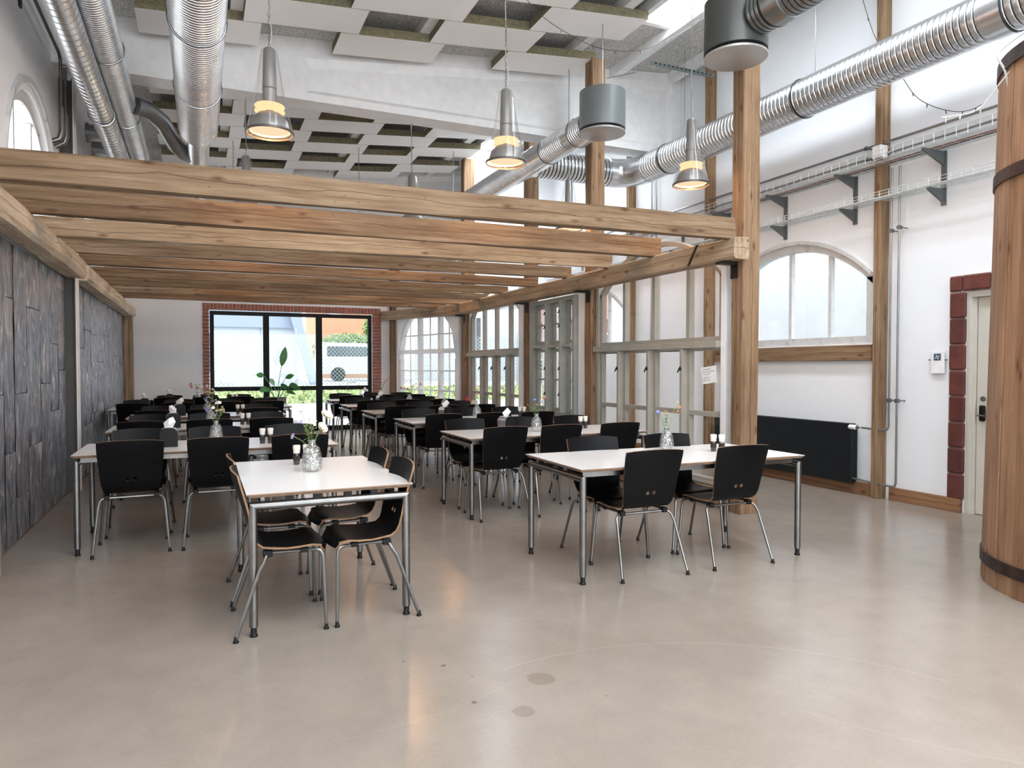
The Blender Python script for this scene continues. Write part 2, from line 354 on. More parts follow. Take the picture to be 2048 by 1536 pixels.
def thing(name, label, cat, loc=(0, 0, 0), rz=0., group=None):
    o = bpy.data.objects.new(name, None); COL.objects.link(o); o.location = loc; o.rotation_euler = (0, 0, rz); o.empty_display_size = .1
    return tag(o, label, cat, group)
def copy_tree(o, parent=None):
    c = o.copy(); COL.objects.link(c)
    if parent: c.parent = parent
    for ch in KIDS.get(o.name, []): copy_tree(ch, c)
    return c
KIDS = {}
def index_kids(root):
    for o in bpy.data.objects:
        if o.parent: KIDS.setdefault(o.parent.name, [])
    def rec(o):
        KIDS[o.name] = [c for c in bpy.data.objects if c.parent == o]
        for c in KIDS[o.name]: rec(c)
    rec(root)
def struct(name, mb, mats): return mb.build(name, mats, kind='structure')
def fz(x): return 4.945+.068*x+.003*x*x        # underside of the hung acoustic boards

# ------------------------------------------------------------------ floor and walls
XL, XR, YB, YN = -1.38, 6.6, 15.5, -4.0
fl = MB(); fl.box(XL-.3, XR+.3, YN-.2, YB+.15, -.12, 0); struct('floor', fl, 'floor')

def arch_z(y, a, b, zs, zp):
    """segmental arch through (a,zs) (mid,zp) (b,zs)"""
    h = zp-zs; c = (b-a)/2; R = (c*c+h*h)/(2*h); m = (a+b)/2
    return zp-R+math.sqrt(max(0, R*R-(y-m)**2))
def wall_with_openings(x0, x1, y0, y1, zt, ops):
    """wall in the plane X; ops = (ya,yb,zsill,zspring,zpeak)"""
    w_ = MB(); y = y0
    for a, b, z0, zs, zp in sorted(ops):
        w_.box(x0, x1, y, a, 0, zt); 
        if z0 > 0: w_.box(x0, x1, a, b, 0, z0)
        n = 16
        for i in range(n):
            ya = a+(b-a)*i/n; yb = a+(b-a)*(i+1)/n
            za = arch_z(ya, a, b, zs, zp) if zp > zs else zs; zb = arch_z(yb, a, b, zs, zp) if zp > zs else zs
            w_.add([(x0, ya, za), (x1, ya, za), (x1, yb, zb), (x0, yb, zb), (x0, ya, zt), (x1, ya, zt), (x1, yb, zt), (x0, yb, zt)],
                   [(0, 3, 2, 1), (4, 5, 6, 7), (3, 0, 4, 7), (1, 2, 6, 5)])
        y = b
    w_.box(x0, x1, y, y1, 0, zt); return w_
DOOR = (3.28, 4.26, 0, 2.10, 2.10)
wr = wall_with_openings(XR, XR+.28, YN, 12.85, 5.95, [DOOR, (5.28, 7.66, 1.64, 2.36, 2.86), (10.05, 12.45, 1.64, 2.36, 2.86)])
wall_right = struct('wall_right', wr, 'wall')
wl = wall_with_openings(XL-.28, XL, YN, YB+.15, 5.4, [(6.62, 8.72, 2.72, 2.95, 3.86), (10.6, 12.7, 2.72, 2.95, 3.86), (1.0, 3.1, 2.72, 2.95, 3.86)])
wall_left = struct('wall_left', wl, 'wall')
wb = MB()
wb.box(XL-.28, .16, YB, YB+.15, 0, 5.8); wb.box(3.52, 4.05, YB, YB+.15, 0, 5.8); wb.box(.16, 3.52, YB, YB+.15, 2.55, 5.8)
wb.box(4.05, 6.88, YB, YB+.15, 2.75, 5.95)
wall_back = struct('wall_back', wb, 'wall')
wn = MB(); wn.box(XL-.28, -.9, YN-.15, YN, 0, 5.95); wn.box(6.1, XR+.28, YN-.15, YN, 0, 5.95); wn.box(-.9, 6.1, YN-.15, YN, 3.7, 5.95); wn.box(-.9, 6.1, YN-.15, YN, 0, .3)
struct('wall_front', wn, 'wall')
# end wall of the side passage and the upper wall over the angled bay
we = MB(); we.box(4.72, XR, 12.70, 12.85, 2.62, 5.95); we.box(4.72, 4.86, 12.70, 12.85, 0, 2.62); we.box(6.45, XR, 12.70, 12.85, 0, 2.62)
struct('wall_passage', we, 'wall')
wp = MB(); wp.box(6.5, XR+.28, 12.85, YB, 2.75, 5.95); struct('wall_upper', wp, 'wall')

# ------------------------------------------------------------------ ceiling: deck, ribs, hung boards, beams
def fdeck(x): return fz(x)+.23
dk = MB()
def deck(x0, x1, y0, y1, nx=8):
    for i in range(nx):
        a = x0+(x1-x0)*i/nx; b = x0+(x1-x0)*(i+1)/nx
        dk.add([(a, y0, fdeck(a)), (b, y0, fdeck(b)), (b, y1, fdeck(b)), (a, y1, fdeck(a)), (a, y0, fdeck(a)+.15), (b, y0, fdeck(b)+.15), (b, y1, fdeck(b)+.15), (a, y1, fdeck(a)+.15)],
               [(0, 3, 2, 1), (4, 5, 6, 7), (0, 1, 5, 4), (1, 2, 6, 5), (2, 3, 7, 6), (3, 0, 4, 7)])
deck(XL, 4.76, 3.0, YB); deck(XL, .0, YN, 3.0, 2); deck(3.8, 4.76, YN, 3.0, 2); deck(0, 3.8, YN, -2.4, 3); deck(5.36, XR, YN, YB, 2); deck(4.76, 5.36, 7.2, 9.4, 1); deck(4.76, 5.36, 12.6, YB, 1)
ceiling = struct('ceiling', dk, 'woodwool')
for rx in (.38, 2.40, 4.42, 5.42, 6.42):
    r = MB(); x0, x1 = rx-.06, rx+.06
    YR = 3.0 if 0 < rx < 3.8 else YN
    r.add([(x0, YR, fz(rx)+.10), (x1, YR, fz(rx)+.10), (x1, YB, fz(rx)+.10), (x0, YB, fz(rx)+.10), (x0, YR, fdeck(x0)+.01), (x1, YR, fdeck(x1)+.01), (x1, YB, fdeck(x1)+.01), (x0, YB, fdeck(x0)+.01)],
          [(0, 3, 2, 1), (4, 5, 6, 7), (0, 1, 5, 4), (1, 2, 6, 5), (2, 3, 7, 6), (3, 0, 4, 7)])
    r.build('rib', 'white_paint', ceiling)
# skylight curbs
for ys, ye in ((YN, 7.2), (9.4, 12.6)):
    c = MB(); c.box(4.70, 4.77, ys, ye-.01, fz(4.7)+.11, 5.84); c.box(5.35, 5.42, ys, ye-.01, fz(5.4)+.215, 5.84); c.box(4.70, 5.42, ye-.012, ye+.06, fz(5.4)+.19, 5.84)
    c.build('skylight_curb', 'white_paint', ceiling)
ROW = .57
def board(x0, x1, y0, y1):
    m = MB(); g = .004; x0 += g; x1 -= g; y0 += g; y1 -= g; t = .10
    za, zb = fz(x0), fz(x1)
    m.add([(x0, y0, za), (x1, y0, zb), (x1, y1, zb), (x0, y1, za), (x0, y0, za+t), (x1, y0, zb+t), (x1, y1, zb+t), (x0, y1, za+t)], [(0, 3, 2, 1)], 0)
    m.add([(x0, y0, za), (x1, y0, zb), (x1, y1, zb), (x0, y1, za), (x0, y0, za+t), (x1, y0, zb+t), (x1, y1, zb+t), (x0, y1, za+t)],
          [(4, 5, 6, 7), (0, 1, 5, 4), (1, 2, 6, 5), (2, 3, 7, 6), (3, 0, 4, 7)], 1)
    m.build('acoustic_board', ['board', 'olive'], ceiling)
def row(y0, y1, par):
    # par 0: three boards; par 1: two boards (the holes line up in between)
    for a, b in (((-.56, .63), (1.44, 2.65), (3.45, 4.69)) if par == 0 else ((.44, 1.64), (2.45, 3.68))): board(a, b, y0, y1)
    # long thin boards carry the joints
y = 8.40; k = 0
while y > 3.2: row(y-ROW, y, k % 2); y -= ROW; k += 1
for i in range(9): row(9.03+ROW*i, 9.03+ROW*(i+1), (i+1) % 2)
def main_beam(y0, y1, idx):
    b = MB(); zb = 4.54; n = 10; xs = [XL+(XR-XL)*i/n for i in range(n+1)]
    # body with sloping top following the roof; sunk panel on the faces
    px0, px1 = 1.16, 6.45; e = .085; d = .045
    ztop = lambda x: fdeck(x)+.02
    for yy, sgn in ((y0, 1), (y1, -1)):
        yi = yy+sgn*d
        A = [(XL, zb), (XR, zb), (XR, ztop(XR)), (XL, ztop(XL))]
        O = [(px0, zb+.09), (px1, zb+.09), (px1, fz(px1)+.11), (px0, fz(px0)-.0)]
        I = [(px0+.07, zb+.14), (px1-.07, zb+.14), (px1-.07, fz(px1)-.0), (px0+.07, fz(px0)-.09)]
        vs = [(x, yy, z) for x, z in A+O]+[(x, yi, z) for x, z in I]
        b.add(vs, [(0, 1, 5, 4), (1, 2, 6, 5), (2, 3, 7, 6), (3, 0, 4, 7), (4, 5, 9, 8), (5, 6, 10, 9), (6, 7, 11, 10), (7, 4, 8, 11), (8, 9, 10, 11)])
    b.add([(XL, y0, zb), (XR, y0, zb), (XR, y1, zb), (XL, y1, zb)], [(0, 3, 2, 1)])
    return struct('trim_%d' % idx, b, 'white_paint')
main_beam(8.60, 8.92, 1); main_beam(14.25, 14.55, 2)
# steel column on the left wall
def column(y, label):
    t = thing('steel_column', label, 'column', (XL+.005, y, 0)); m = MB(); m.box(0, .010, -.07, .07, 0, 4.53); m.box(.115, .125, -.07, .07, 0, 4.53); m.box(.010, .115, -.006, .006, 0, 4.53)
    m.build('web_and_flange', 'col_grey', t)
    p = MB(); p.box(.126, .134, -.07, .13, 0, 4.53); p.build('pale_casing', 'wall', t)
M['col_grey'] = plain('dark_grey_column_paint', (.10, .097, .093), .6, .2)
column(9.06, 'grey steel column against left wall carrying the white concrete beam')

# ------------------------------------------------------------------ timbers
def timber(name, label, cat, p0, p1, wy, hz, mat='timber', group=None, hew=.006, seed=0, parent=None, wane=.0, sag=0.):
    """bar from p0 to p1 (centre line); wy = width, hz = height; grain along local X"""
    p0 = Vector(p0); p1 = Vector(p1); L = (p1-p0).length; R_ = random.Random(seed+3); n = max(4, int(L/.22))
    m = MB(); prof = []; b = min(wy, hz)*.07+wane
    base = [(-wy/2+b, -hz/2), (wy/2-b, -hz/2), (wy/2, -hz/2+b), (wy/2, hz/2-b), (wy/2-b, hz/2), (-wy/2+b, hz/2), (-wy/2, hz/2-b), (-wy/2, -hz/2+b)]
    ph = [R_.uniform(0, 6.28) for _ in range(16)]
    for i in range(n+1):
        x = L*i/n
        for j, (a, c) in enumerate(base):
            s_ = hew*(math.sin(x*2.1+ph[j])+.6*math.sin(x*5.3+ph[j+8])+.5*R_.uniform(-1, 1))
            s2 = hew*(math.sin(x*1.7+ph[j+8])+.5*R_.uniform(-1, 1))
            m.v.append((x, a+s_*(1 if a > 0 else -1)*.7, c+s2*.7 - sag*math.sin(PI*i/n)))
    for i in range(n):
        for j in range(8): m.f.append((i*8+j, (i+1)*8+j, (i+1)*8+(j+1) % 8, i*8+(j+1) % 8)); m.m.append(0); m.sm.append(False)
    m.f.append(tuple(range(8))); m.m.append(0); m.sm.append(False); m.f.append(tuple(n*8+j for j in range(8))[::-1]); m.m.append(0); m.sm.append(False)
    o = m.build(name, mat, parent)
    d = (p1-p0).normalized(); up = Vector((0, 0, 1)) if abs(d.z) < .9 else Vector((0, 1, 0)); yv = up.cross(d).normalized(); zv = d.cross(yv)
    mt = Matrix((d, yv, zv)).transposed().to_4x4(); mt.translation = p0; o.matrix_world = mt if not parent else mt
    if label: tag(o, label, cat, group)
    return o
# posts of the inner frame
PX = 4.71
posts = [(5.14, .16, .20, 5.32, 'thick timber post at the front corner of the joist frame, beside the front right table'),
         (7.90, .18, .20, 5.34, 'tall timber post second along the glazed partition, behind the grey canister'),
         (9.82, .17, .18, 5.34, 'timber post third along the glazed partition, right of the grey green casement unit'),
         (12.62, .18, .22, 5.34, 'timber post fourth along the glazed partition, where the frame bends inwards')]
for i, (py, wx, wyy, zt, lb) in enumerate(posts):
    timber('timber_post', lb, 'post', (PX, py, 0), (PX, py, zt if i else 5.30), wyy, wx, 'timber_post', None, .004, i*7)
timber('timber_post', 'timber post fifth and farthest, beside the brick edge of the black window', 'post', (3.98, 15.36, 0), (3.98, 15.36, fz(3.98)+.1), .18, .22, 'timber_post', None, .004, 41)
timber('timber_post', 'pale timber post at the far end of the zinc clad wall', 'post', (-1.27, 15.36, 0), (-1.27, 15.36, 2.36), .16, .18, 'timber_pale', None, .004, 43)
timber('timber_post', 'timber post at the near end of the zinc wall, cut by the left picture edge', 'post', (-1.29, 5.50, 0), (-1.29, 5.50, 2.36), .14, .14, 'timber_pale', None, .004, 44)
# purlins
timber('timber_purlin', 'thick old purlin with a long crack and a dark notch over the glazed partition', 'beam', (4.52, 4.98, 2.475), (4.52, 12.72, 2.475), .18, .20, 'timber_pale', None, .006, 50, wane=.006)
timber('timber_purlin', 'pale purlin full of nail holes running inwards to the far brick window', 'beam', (4.50, 12.76, 2.475), (3.76, 15.44, 2.52), .18, .20, 'timber_pale', None, .006, 51, wane=.006)
timber('wall_plate', 'rough pale hewn plate on the near zinc wall, ending at the steel column', 'beam', (-1.24, 5.10, 2.46), (-1.24, 8.96, 2.46), .22, .20, 'timber_plate', None, .010, 52, wane=.022)
timber('wall_plate', 'pale hewn plate on the far zinc wall beyond the steel column', 'beam', (-1.25, 9.22, 2.46), (-1.25, 15.46, 2.46), .20, .20, 'timber_plate', None, .007, 53, wane=.015)
# thin dark strip on the purlin face, drawn as its notch
nb = MB(); nb.add([(4.424, 5.62, 2.385), (4.436, 5.62, 2.385), (4.436, 5.48, 2.572), (4.424, 5.48, 2.572), (4.424, 5.645, 2.385), (4.436, 5.645, 2.385), (4.436, 5.51, 2.572), (4.424, 5.51, 2.572)],
                  [(0, 3, 2, 1), (4, 5, 6, 7), (0, 1, 5, 4), (1, 2, 6, 5), (2, 3, 7, 6), (3, 0, 4, 7)])
tag(nb.build('purlin_strip', 'hoop'), 'dark slanted strip across the near end of the cracked purlin', 'strap')
# joists
JY = [(5.03, 4.49, 2.595, 2.655, .19), (6.20, 4.52, 2.635, 2.665, .20), (7.14, 4.49, 2.605, 2.65, .165), (8.16, 4.51, 2.605, 2.635, .14), (9.20, 4.52, 2.61, 2.615, .12), (10.30, 4.53, 2.61, 2.615, .12), (11.30, 4.54, 2.605, 2.60, .115), (12.30, 4.55, 2.60, 2.60, .115), (13.20, 4.45, 2.59, 2.60, .115)]
ORD = ['first and nearest', 'second, lit orange by the lamps', 'third, pale', 'fourth', 'fifth', 'sixth', 'seventh', 'eighth', 'ninth and farthest']
for i, (jy, xe, zl, zr, h) in enumerate(JY):
    timber('timber_joist', 'old timber joist spanning the dining bay, %s from the camera' % ORD[i], 'beam', (-1.32, jy+.05, zl-.002), (xe, jy+.05, zr), .10, h, 'timber_pale' if i == 2 else 'timber', 'joists over the dining bay', .005, 60+i*3)
# iron brackets under the purlin
for k, (by, lb) in enumerate([(5.20, 'nearest, on the corner post'), (7.92, 'on the second post'), (9.80, 'on the third post'), (12.58, 'on the fourth post')]):
    b = MB(); b.box(4.42, 4.62, by-.07, by+.02, 2.345, 2.365); b.box(4.60, 4.615, by-.07, by+.02, 2.22, 2.345); b.tube([(4.595, by-.025, 2.28), (4.602, by-.025, 2.28)], .012, 8)
    tag(b.build('iron_bracket', 'black_iron'), 'black iron angle bracket under the purlin, %s' % lb, 'bracket', 'brackets under the purlin')

# ------------------------------------------------------------------ windows
def arched(name, loc, rz, a, b, z0, zs, zp, mull, fw, fd, mat, mw=.045, md=.05, rows=(), pane_mat='pane', kind='structure', square=False, muntin=None):
    """arched sash: local x = depth, local y = along the wall"""
    top = (lambda y_, o=0: arch_z(y_, a, b, zs, zp)-o) if not square else (lambda y_, o=0: zp-o)
    f = MB(); n = 20
    f.box(-fd/2, fd/2, a, a+fw, z0, top(a)+.0); f.box(-fd/2, fd/2, b-fw, b, z0, top(b)); f.box(-fd/2, fd/2, a+fw, b-fw, z0, z0+fw)
    for i in range(n):
        y0 = a+(b-a)*i/n; y1 = a+(b-a)*(i+1)/n
        m_ = (a+b)/2
        za, zb = top(y0), top(y1)
        f.add([(-fd/2, y0, za-fw), (fd/2, y0, za-fw), (fd/2, y1, zb-fw), (-fd/2, y1, zb-fw), (-fd/2, y0, za), (fd/2, y0, za), (fd/2, y1, zb), (-fd/2, y1, zb)],
              [(0, 3, 2, 1), (4, 5, 6, 7), (0, 1, 5, 4), (1, 2, 6, 5), (2, 3, 7, 6), (3, 0, 4, 7)])
    root = f.build(name, mat, kind=kind, loc=loc, rot=(0, 0, rz))
    for q in mull:
        m = MB(); m.box(-md/2, md/2, q-mw/2, q+mw/2, z0+fw, top(q, fw)); m.build('mullion', mat, root)
    for z in rows:
        m = MB(); m.box(-md/2+.005, md/2-.005, a+fw, b-fw, z-.014, z+.014); m.build('glazing_bar', mat, root)
    if muntin:
        for q in muntin:
            m = MB(); m.box(-.012, .012, q-.01, q+.01, z0+fw, top(q, fw)); m.build('glazing_bar', mat, root)
    es = [a+fw]+list(mull)+[b-fw]
    for i in range(len(es)-1):
        ya = es[i]+(mw/2 if i else 0); yb = es[i+1]-(mw/2 if i < len(es)-2 else 0); p = MB(); k = 6
        for j in range(k):
            q0 = ya+(yb-ya)*j/k; q1 = ya+(yb-ya)*(j+1)/k
            p.add([(0, q0, z0+fw), (0, q1, z0+fw), (0, q1, top(q1, fw)), (0, q0, top(q0, fw))], [(0, 1, 2, 3)])
        p.build('pane', pane_mat, root)
    return root
# arched windows in the right wall and left wall
w1 = arched('window_1', (6.66, 0, 0), 0, 5.28, 7.66, 1.64, 2.36, 2.86, [5.87, 6.46, 7.05], .085, .10, 'peeling')
w2 = arched('window_2', (6.66, 0, 0), 0, 10.05, 12.45, 1.64, 2.36, 2.86, [10.65, 11.25, 11.85], .085, .10, 'peeling')
w3 = arched('window_3', (XL-.10, 0, 0), 0, 6.62, 8.72, 2.72, 2.95, 3.86, [7.32, 8.02], .10, .10, 'peeling')
w4 = arched('window_4', (XL-.10, 0, 0), 0, 10.6, 12.7, 2.72, 2.95, 3.86, [11.3, 12.0], .10, .10, 'peeling')
# flush outer arch moulding on right-wall windows
def arch_mould(parent, x0, x1, a, b, zs, zp, t, mat):
    m = MB(); n = 20
    for i in range(n):
        y0 = a+(b-a)*i/n; y1 = a+(b-a)*(i+1)/n; za, zb = arch_z(y0, a, b, zs, zp), arch_z(y1, a, b, zs, zp)
        m.add([(x0, y0, za), (x1, y0, za), (x1, y1, zb), (x0, y1, zb), (x0, y0, za+t), (x1, y0, za+t), (x1, y1, zb+t), (x0, y1, zb+t)],
              [(0, 3, 2, 1), (4, 5, 6, 7), (0, 1, 5, 4), (1, 2, 6, 5), (2, 3, 7, 6), (3, 0, 4, 7)])
    return m.build('arch_moulding', mat, parent)
arch_mould(w1, -.09, -.06, 5.28, 7.66, 2.36, 2.86, .045, 'peeling'); arch_mould(w2, -.09, -.06, 10.05, 12.45, 2.36, 2.86, .045, 'peeling')
arch_mould(w3, .10, .13, 6.55, 8.79, 2.95, 3.92, .06, 'peeling')

# partition 1 and 3 (upper arched lights, deep casements below)
def partition(name, loc, y0, y1, pan, deep, zdeep0, mat, extra_end):
    """y0 near, y1 far. pan = mullion Ys of the upper light, deep = pairs of deep posts"""
    root = arched(name, loc, 0, y0, y1, 1.64, 2.30, 2.78, pan, .05, .07, mat, .05, .07)
    tr = MB(); tr.box(-.11, .05, y0-.0, y1+.06, 1.575, 1.645, b=.006); tr.build('transom', mat, root)
    for q in (y0, y1):
        m = MB(); s_ = -.07 if q == y0 else .07
        m.box(-.06, .06, q, q+s_, 0.20, 2.66, b=.004); m.build('jamb', 'white_paint' if q == y0 else mat, root)
    es = [y0]+[v for d in deep for v in d]+[y1]
    for a, b in deep:
        m = MB(); m.box(-.10, .05, a, b, .20, 1.574, b=.004); m.build('deep_post', mat, root)
        k = MB(); k.tube([(-.10, (a+b)/2, 1.36), (-.125, (a+b)/2, 1.36)], .012, 8); k.tube([(-.12, (a+b)/2-.02, 1.39), (-.13, (a+b)/2, 1.35), (-.12, (a+b)/2+.025, 1.33)], .008, 6); k.build('latch', 'black_iron', root)
    bs = MB(); bs.box(-.05, .05, y0, y1, .20, .232, b=.004); bs.build('sill', mat, root)
    for i in range(0, len(es), 2):
        a, b = es[i]+.004, es[i+1]-.004; t = .045
        for lo, hi in ((.235, .905), (.905, 1.57)):
            f = MB(); t = .034; f.box(-.03, .03, a, a+t, lo, hi); f.box(-.03, .03, b-t, b, lo, hi); f.box(-.03, .03, a+t, b-t, lo, lo+t*.8); f.box(-.03, .03, a+t, b-t, hi-t*.6, hi)
            s = f.build('sash', mat, root); g = MB(); g.add([(0, a+t, lo+t*.8), (0, b-t, lo+t*.8), (0, b-t, hi-t*.6), (0, a+t, hi-t*.6)], [(0, 1, 2, 3)]); g.build('pane', 'pane', s)
    return root
P1 = partition('window_5', (4.72, 0, 0), 5.42, 7.72, [5.96, 6.57, 7.17], [(5.965, 6.01), (6.57, 6.615), (7.185, 7.23)], .2, 'sash_paint', 0)
P3 = partition('window_6', (4.72, 0, 0), 10.18, 12.40, [10.60, 11.20, 11.77], [(10.58, 10.625), (11.16, 11.205), (11.74, 11.785)], .2, 'sash_paint', 0)
# bottom sill timbers of the partition
timber('sill_beam', 'timber sill beam on the floor under the nearest glazed partition', 'beam', (4.72, 5.26, .10), (4.72, 7.79, .10), .16, .19, 'timber_post', None, .003, 90)
timber('sill_beam', 'timber sill beam on the floor under the far glazed partition', 'beam', (4.72, 9.93, .10), (4.72, 12.50, .10), .16, .19, 'timber_post', None, .003, 92)
# partition 2: white painted infill with grey-green multi-light unit
inf = MB(); inf.box(4.66, 4.78, 8.01, 9.72, 0, .68); inf.box(4.66, 4.78, 8.01, 8.24, .68, 2.37); inf.box(4.66, 4.78, 9.66, 9.72, .68, 2.37)
inf.build('trim_3', 'wall', kind='structure')
def multi():
    f = MB(); x0, x1 = -.02, .12
    a, b = 8.25, 9.65
    f.box(x0, x1, a, a+.06, .70, 2.36); f.box(x0, x1, b-.12, b, .70, 2.36); f.box(x0, x1, a+.06, b-.12, 2.30, 2.36); f.box(x0-.03, x1, a+.06, b-.12, .70, .74)
    root = f.build('window_7', 'grey_paint', kind='structure', loc=(4.62, 0, 0))
    ys = [a+.06, 8.58, 9.02, b-.12]
    for q in ys[1:3]:
        m = MB(); m.box(-.07, .10, q-.022, q+.022, .74, 2.30, b=.004); m.build('deep_post', 'grey_paint', root)
        for z in (1.0, 1.36, 1.95, 2.15):
            k = MB(); k.tube([(-.085, q-.01, z+.02), (-.072, q, z), (-.085, q+.02, z-.015)], .009, 6); k.build('latch', 'black_iron', root)
    for i in range(3):
        l = ys[i]+(.022 if i else 0); r = ys[i+1]-(.022 if i < 2 else 0)
        m = MB(); m.box(-.05, .08, l, r, 1.66, 1.70, b=.004); m.build('shelf_bar', 'grey_paint', root)
        for z0, z1 in ((.75, 1.65), (1.71, 2.29)):
            s = MB(); t = .05; s.box(.04, .08, l, l+t, z0, z1); s.box(.04, .08, r-t, r, z0, z1); s.box(.04, .08, l+t, r-t, z0, z0+t); s.box(.04, .08, l+t, r-t, z1-t, z1); s.box(.045, .075, l+t, r-t, (z0+z1)/2-.012, (z0+z1)/2+.012)
            so = s.build('sash', 'grey_paint', root)
            for zz0, zz1 in ((z0+t, (z0+z1)/2-.012), ((z0+z1)/2+.012, z1-t)):
                g = MB(); g.add([(.06, l+t, zz0), (.06, r-t, zz0), (.06, r-t, zz1), (.06, l+t, zz1)], [(0, 1, 2, 3)]); g.build('pane', 'pane', so)
    for q, n_ in ((.69, 6),):
        for k in range(n_): m = MB(); m.box(-.05, .03, 8.27+k*.235, 8.27+k*.235+.225, .64, .695, b=.004); m.build('brick', 'brick', root)
multi()
# angled far bay: arched window to the yard
AN = math.atan2(.62, 2.62)
w8 = arched('window_8', (4.66, 12.80, 0), AN, .10, 2.52, .42, 1.55, 2.72, [.80, 1.62], .10, .09, 'white_paint', .09, .09, rows=(.90, 1.30, 2.05), muntin=[.47, 1.21, 2.05])
bt = MB(); bt.box(-.07, .07, .10, 2.52, 1.66, 1.75, b=.005); bt.build('transom', 'white_paint', w8)
lw = MB(); lw.box(-.09, .09, .0, 2.62, 0, .42); lw.box(-.09, .09, 0, .10, .42, 2.9)
lw.box(-.09, .09, 2.52, 2.60, .42, 2.9)
for i in range(16):
    y0 = .10+2.42*i/16; y1 = .10+2.42*(i+1)/16; za = arch_z(y0, .10, 2.52, 1.55, 2.72); zb = arch_z(y1, .10, 2.52, 1.55, 2.72)
    lw.add([(-.09, y0, za), (.09, y0, za), (.09, y1, zb), (-.09, y1, zb), (-.09, y0, 2.9), (.09, y0, 2.9), (.09, y1, 2.9), (-.09, y1, 2.9)], [(0, 3, 2, 1), (4, 5, 6, 7), (3, 0, 4, 7), (1, 2, 6, 5)])
lwo = lw.build('wall_bay', 'wall', kind='structure', loc=(4.66, 12.80, 0), rot=(0, 0, AN))
# passage end glazing
pg = arched('window_9', (0, 12.76, 0), PI/2, -6.45, -4.86, 0.0, 2.62, 2.62, [-5.66], .06, .08, 'white_paint', square=True, rows=(1.0,))

# back window, black frame
bw = MB(); Y0 = YB+.02
A, B, ZT = .18, 3.50, 2.53
for x0, x1, z0, z1 in ((A, A+.08, 0, ZT), (B-.08, B, 0, ZT), (A+.08, B-.08, ZT-.08, ZT), (A+.08, B-.08, 0, .10)): bw.box(x0, x1, Y0, Y0+.08, z0, z1)
win = bw.build('window_10', 'black_frame', kind='structure')
for x0, x1, z0, z1 in ((1.21, 1.33, .10, 2.45), (2.29, 2.42, .10, 2.45)):
    m = MB(); m.box(x0, x1, Y0+.002, Y0+.078, z0, z1, b=.004); m.build('mullion', 'black_frame', win)
m = MB()
for x0, x1 in ((A+.08, 1.21), (1.33, 2.29), (2.42, B-.08)): m.box(x0, x1, Y0+.004, Y0+.076, .88, .97, b=.004)
m.build('crossbar', 'black_frame', win)
for x0, x1 in ((A+.08, 1.21), (1.33, 2.29), (2.42, B-.08)):
    for z0, z1 in ((.10, .88), (.97, 2.45)):
        g = MB(); g.add([(x0, Y0+.04, z0), (x1, Y0+.04, z0), (x1, Y0+.04, z1), (x0, Y0+.04, z1)], [(0, 1, 2, 3)]); g.build('pane', 'pane', win)
h = MB(); h.tube([(2.95, Y0-.0, .93), (2.95, Y0-.04, .93), (2.95, Y0-.045, 1.03), (3.12, Y0-.05, 1.04)], .008, 6); h.build('window_handle', 'steel', win)
# brick surround
mo = MB(); 
for x0, x1, z0, z1 in ((.05, .16, 0, 2.68), (3.52, 3.70, 0, 2.68), (.16, 3.52, 2.55, 2.68)): mo.box(x0, x1, YB-.012, YB-.001, z0, z1)
mo.build('mortar_bed', 'mortar', wall_back)
z = .01
i = 0
while z < 2.52:
    for x0, x1 in ((.05, .17), (3.51, 3.70)):
        j = rnd.uniform(-.006, .006); b = MB(); b.box(x0+(.0 if i % 2 else .01)*0+j, x1, YB-.03-rnd.random()*.006, YB-.002, z, z+.058, b=.004); b.build('brick', 'brick', wall_back)
    z += .0715; i += 1
x = .05
while x < 3.66:
    b = MB(); b.box(x, x+.058, YB-.03-rnd.random()*.006, YB-.002, 2.555, 2.68+rnd.uniform(-.003, .003), b=.004); b.build('brick', 'brick', wall_back); x += .0715

# ------------------------------------------------------------------ right wall: posts, rails, baseboards, door
for py, lb in ((5.13, 'timber post on the right wall between the arched window and the red door edge'), (7.83, 'timber post on the right wall behind the first glazed partition'), (9.79, 'timber post on the right wall behind the casement unit')):
    timber('wall_post', lb, 'post', (6.565, py, 0), (6.565, py, fdeck(6.5)-.02), .21, .075, 'timber_post', 'posts on the right wall', .003, int(py*9))
timber('wall_rail', 'horizontal timber rail under the arched window on the right wall', 'beam', (6.57, 5.24, 1.54), (6.57, 7.72, 1.54), .06, .17, 'timber_post', None, .003, 77)
def base(y0, y1, k):
    o = timber('baseboard_right', None, None, (6.575, y0, .065), (6.575, y1, .065), .05, .13, 'timber_brown', None, .0015, k); o['kind'] = 'structure'
base(4.28, 5.02, 5); base(5.24, 7.72, 6); base(7.94, 9.68, 7)
# door with tiles
dr = MB(); dr.box(6.60, 6.80, 4.225, 4.255, 0, 2.095); dr.box(6.60, 6.80, 3.285, 3.34, 0, 2.095); dr.box(6.60, 6.80, 3.34, 4.225, 2.04, 2.095)
dr.box(6.625, 6.80, 4.195, 4.225, 0, 2.04); dr.box(6.66, 6.80, 3.34, 3.39, 0, 2.04)
door = dr.build('door_1', 'cream_paint', kind='structure')
m = MB(); m.box(6.645, 6.69, 3.395, 4.190, .005, 2.035, b=.003); leaf = m.build('door_leaf', 'cream_paint', door)
m = MB(); m.box(6.620, 6.6445, 4.10, 4.16, .88, 1.03, b=.012); lk = m.build('lock', 'black_plastic', leaf)
m = MB(); m.tube([(6.620, 4.14, .935), (6.585, 4.14, .935), (6.58, 4.13, .935), (6.58, 4.02, .935)], .009, 8); m.build('door_handle', 'steel', leaf)
m = MB(); m.tube([(6.6445, 4.13, 1.09), (6.636, 4.13, 1.09)], .024, 20); m.build('cylinder_cover', 'galv_dark', leaf)
z = .125
